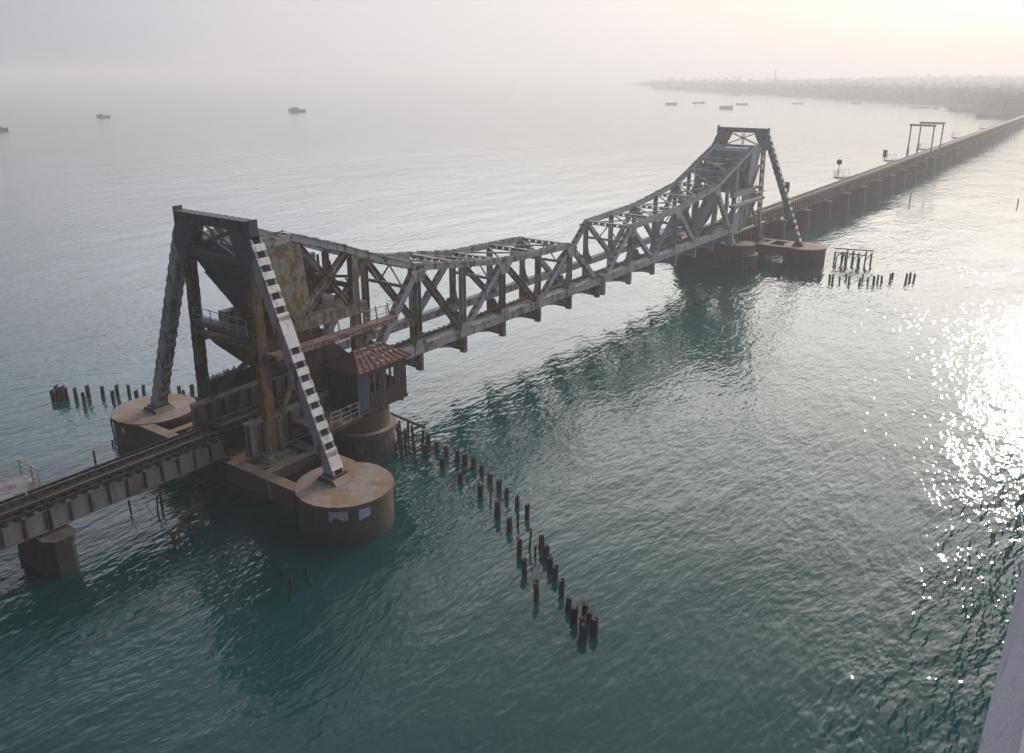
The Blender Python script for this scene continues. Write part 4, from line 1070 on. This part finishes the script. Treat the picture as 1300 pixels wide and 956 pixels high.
# broken timber jetties
def jetty(x0, y0, dx, dy, n, hgt, label, seed):
    r = thing('broken_jetty', (x0, y0, WZ), label, 'jetty', 'ruined timber jetties'); rn = random.Random(seed)
    d = Vector((dx, dy, 0)); s = Vector((dy, -dx, 0)).normalized()
    pts = []
    for i in range(n):
        for k in range(3):
            p = Vector((x0, y0, WZ)) + d * (i / (n - 1)) + s * (k * .9) + Vector((rn.uniform(-.15, .15), rn.uniform(-.15, .15), 0))
            t_ = hgt * (rn.uniform(.75, 1.0) if k < 2 else rn.uniform(.4, .9))
            P(MB().cyl(p - Vector((0, 0, .8)), p + Vector((rn.uniform(-.15, .15), rn.uniform(-.1, .1), t_)), .11, .09, 7), 'post', M_TIMBER, r)
            pts.append(p)
    a = Vector((x0, y0, WZ + hgt)); P(MB().beam(a - d * .05, a + d * 1.08, .12, .14), 'top_rail', M_TIMBER, r)
    a2 = a + s * .9 - Vector((0, 0, .35)); P(MB().beam(a2, a2 + d * .9 - Vector((0, 0, .2)), .12, .12), 'top_rail', M_TIMBER, r)
    for i in range(n - 1):
        p = pts[i * 3] + Vector((0, 0, hgt * .25)); q = pts[(i + 1) * 3 + 1] + Vector((0, 0, hgt * .85)); P(MB().beam(p, q, .08, .08), 'cross_brace', M_TIMBER, r)
jetty(-30.9, -3.3, -.4, -3.3, 5, 1.5, 'broken timber jetty of thin posts right of the cabin pier', 5)
jetty(46.2, -13.0, 1.2, -4.2, 7, 1.9, 'ruined spindly jetty right of the far round pier', 8)

# ------------------------------------------------------------------ road bridge on which the viewer stands
r = thing('road_bridge', (-20, -48, WZ - .9), 'grey concrete road bridge, its parapet edge in the lower right corner', 'road bridge')
xa, xb = -95.0, 60.0
YP = -42.37
mb = MB(); mb.prism([(YP + .01, 24.60), (YP - .05, 24.93), (YP - .12, 25.0), (YP - .42, 25.0), (YP - .46, 24.94), (YP - .46, 24.62), (YP - .40, 24.60)], lambda a, b: (xa, a, b), lambda a, b: (xb, a, b)); mb.k = 1
for i in range(100):
    x = xa + .8 + 1.5 * i; mb.box(x - .012, x + .012, YP - .415, YP - .125, 24.99, 25.003); mb.box(x - .012, x + .012, YP + .0, YP + .013, 24.61, 24.66)
P(mb, 'parapet_rail', [M_PARAPET, M_ROADB], r)
mb = MB()
n = 80
for i in range(n):
    x = xa + 1 + (xb - xa - 2) * i / (n - 1); mb.box(x - .12, x + .12, YP - .33, YP - .08, 24.12, 24.60)
P(mb, 'parapet_posts', M_PARAPET, r)
mb = MB(); mb.box(xa, xb, YP - 10.4, YP, 23.6, 24.12); P(mb, 'deck', M_ROADB, r)
mb = MB(); mb.prism([(-1.6, 23.6), (-8.8, 23.6), (-7.4, 21.6), (-3.0, 21.6)], lambda a, b: (xa, YP + a, b), lambda a, b: (xb, YP + a, b)); P(mb, 'box_girder', M_ROADB, r)
mb = MB(); mb.prism([(YP - 9.95, 24.12), (YP - 10.4, 24.12), (YP - 10.4, 25.0), (YP - 9.95, 25.0)], lambda a, b: (xa, a, b), lambda a, b: (xb, a, b)); P(mb, 'far_parapet', M_PARAPET, r)
P(MB().box(xa, xb, YP - 9.6, YP - .8, 24.124, 24.17), 'carriageway', M_TRACK, r)
for x in (-88, -52 - 14, 30):
    mb = MB(); mb.cyl((x, YP - 5.2, WZ - .9), (x, YP - 5.2, 21.0), 1.2, 1.2, 24); mb.box(x - 1.3, x + 1.3, YP - 8, YP - 2.4, 21.0, 21.6); P(mb, 'column', M_ROADB, r)
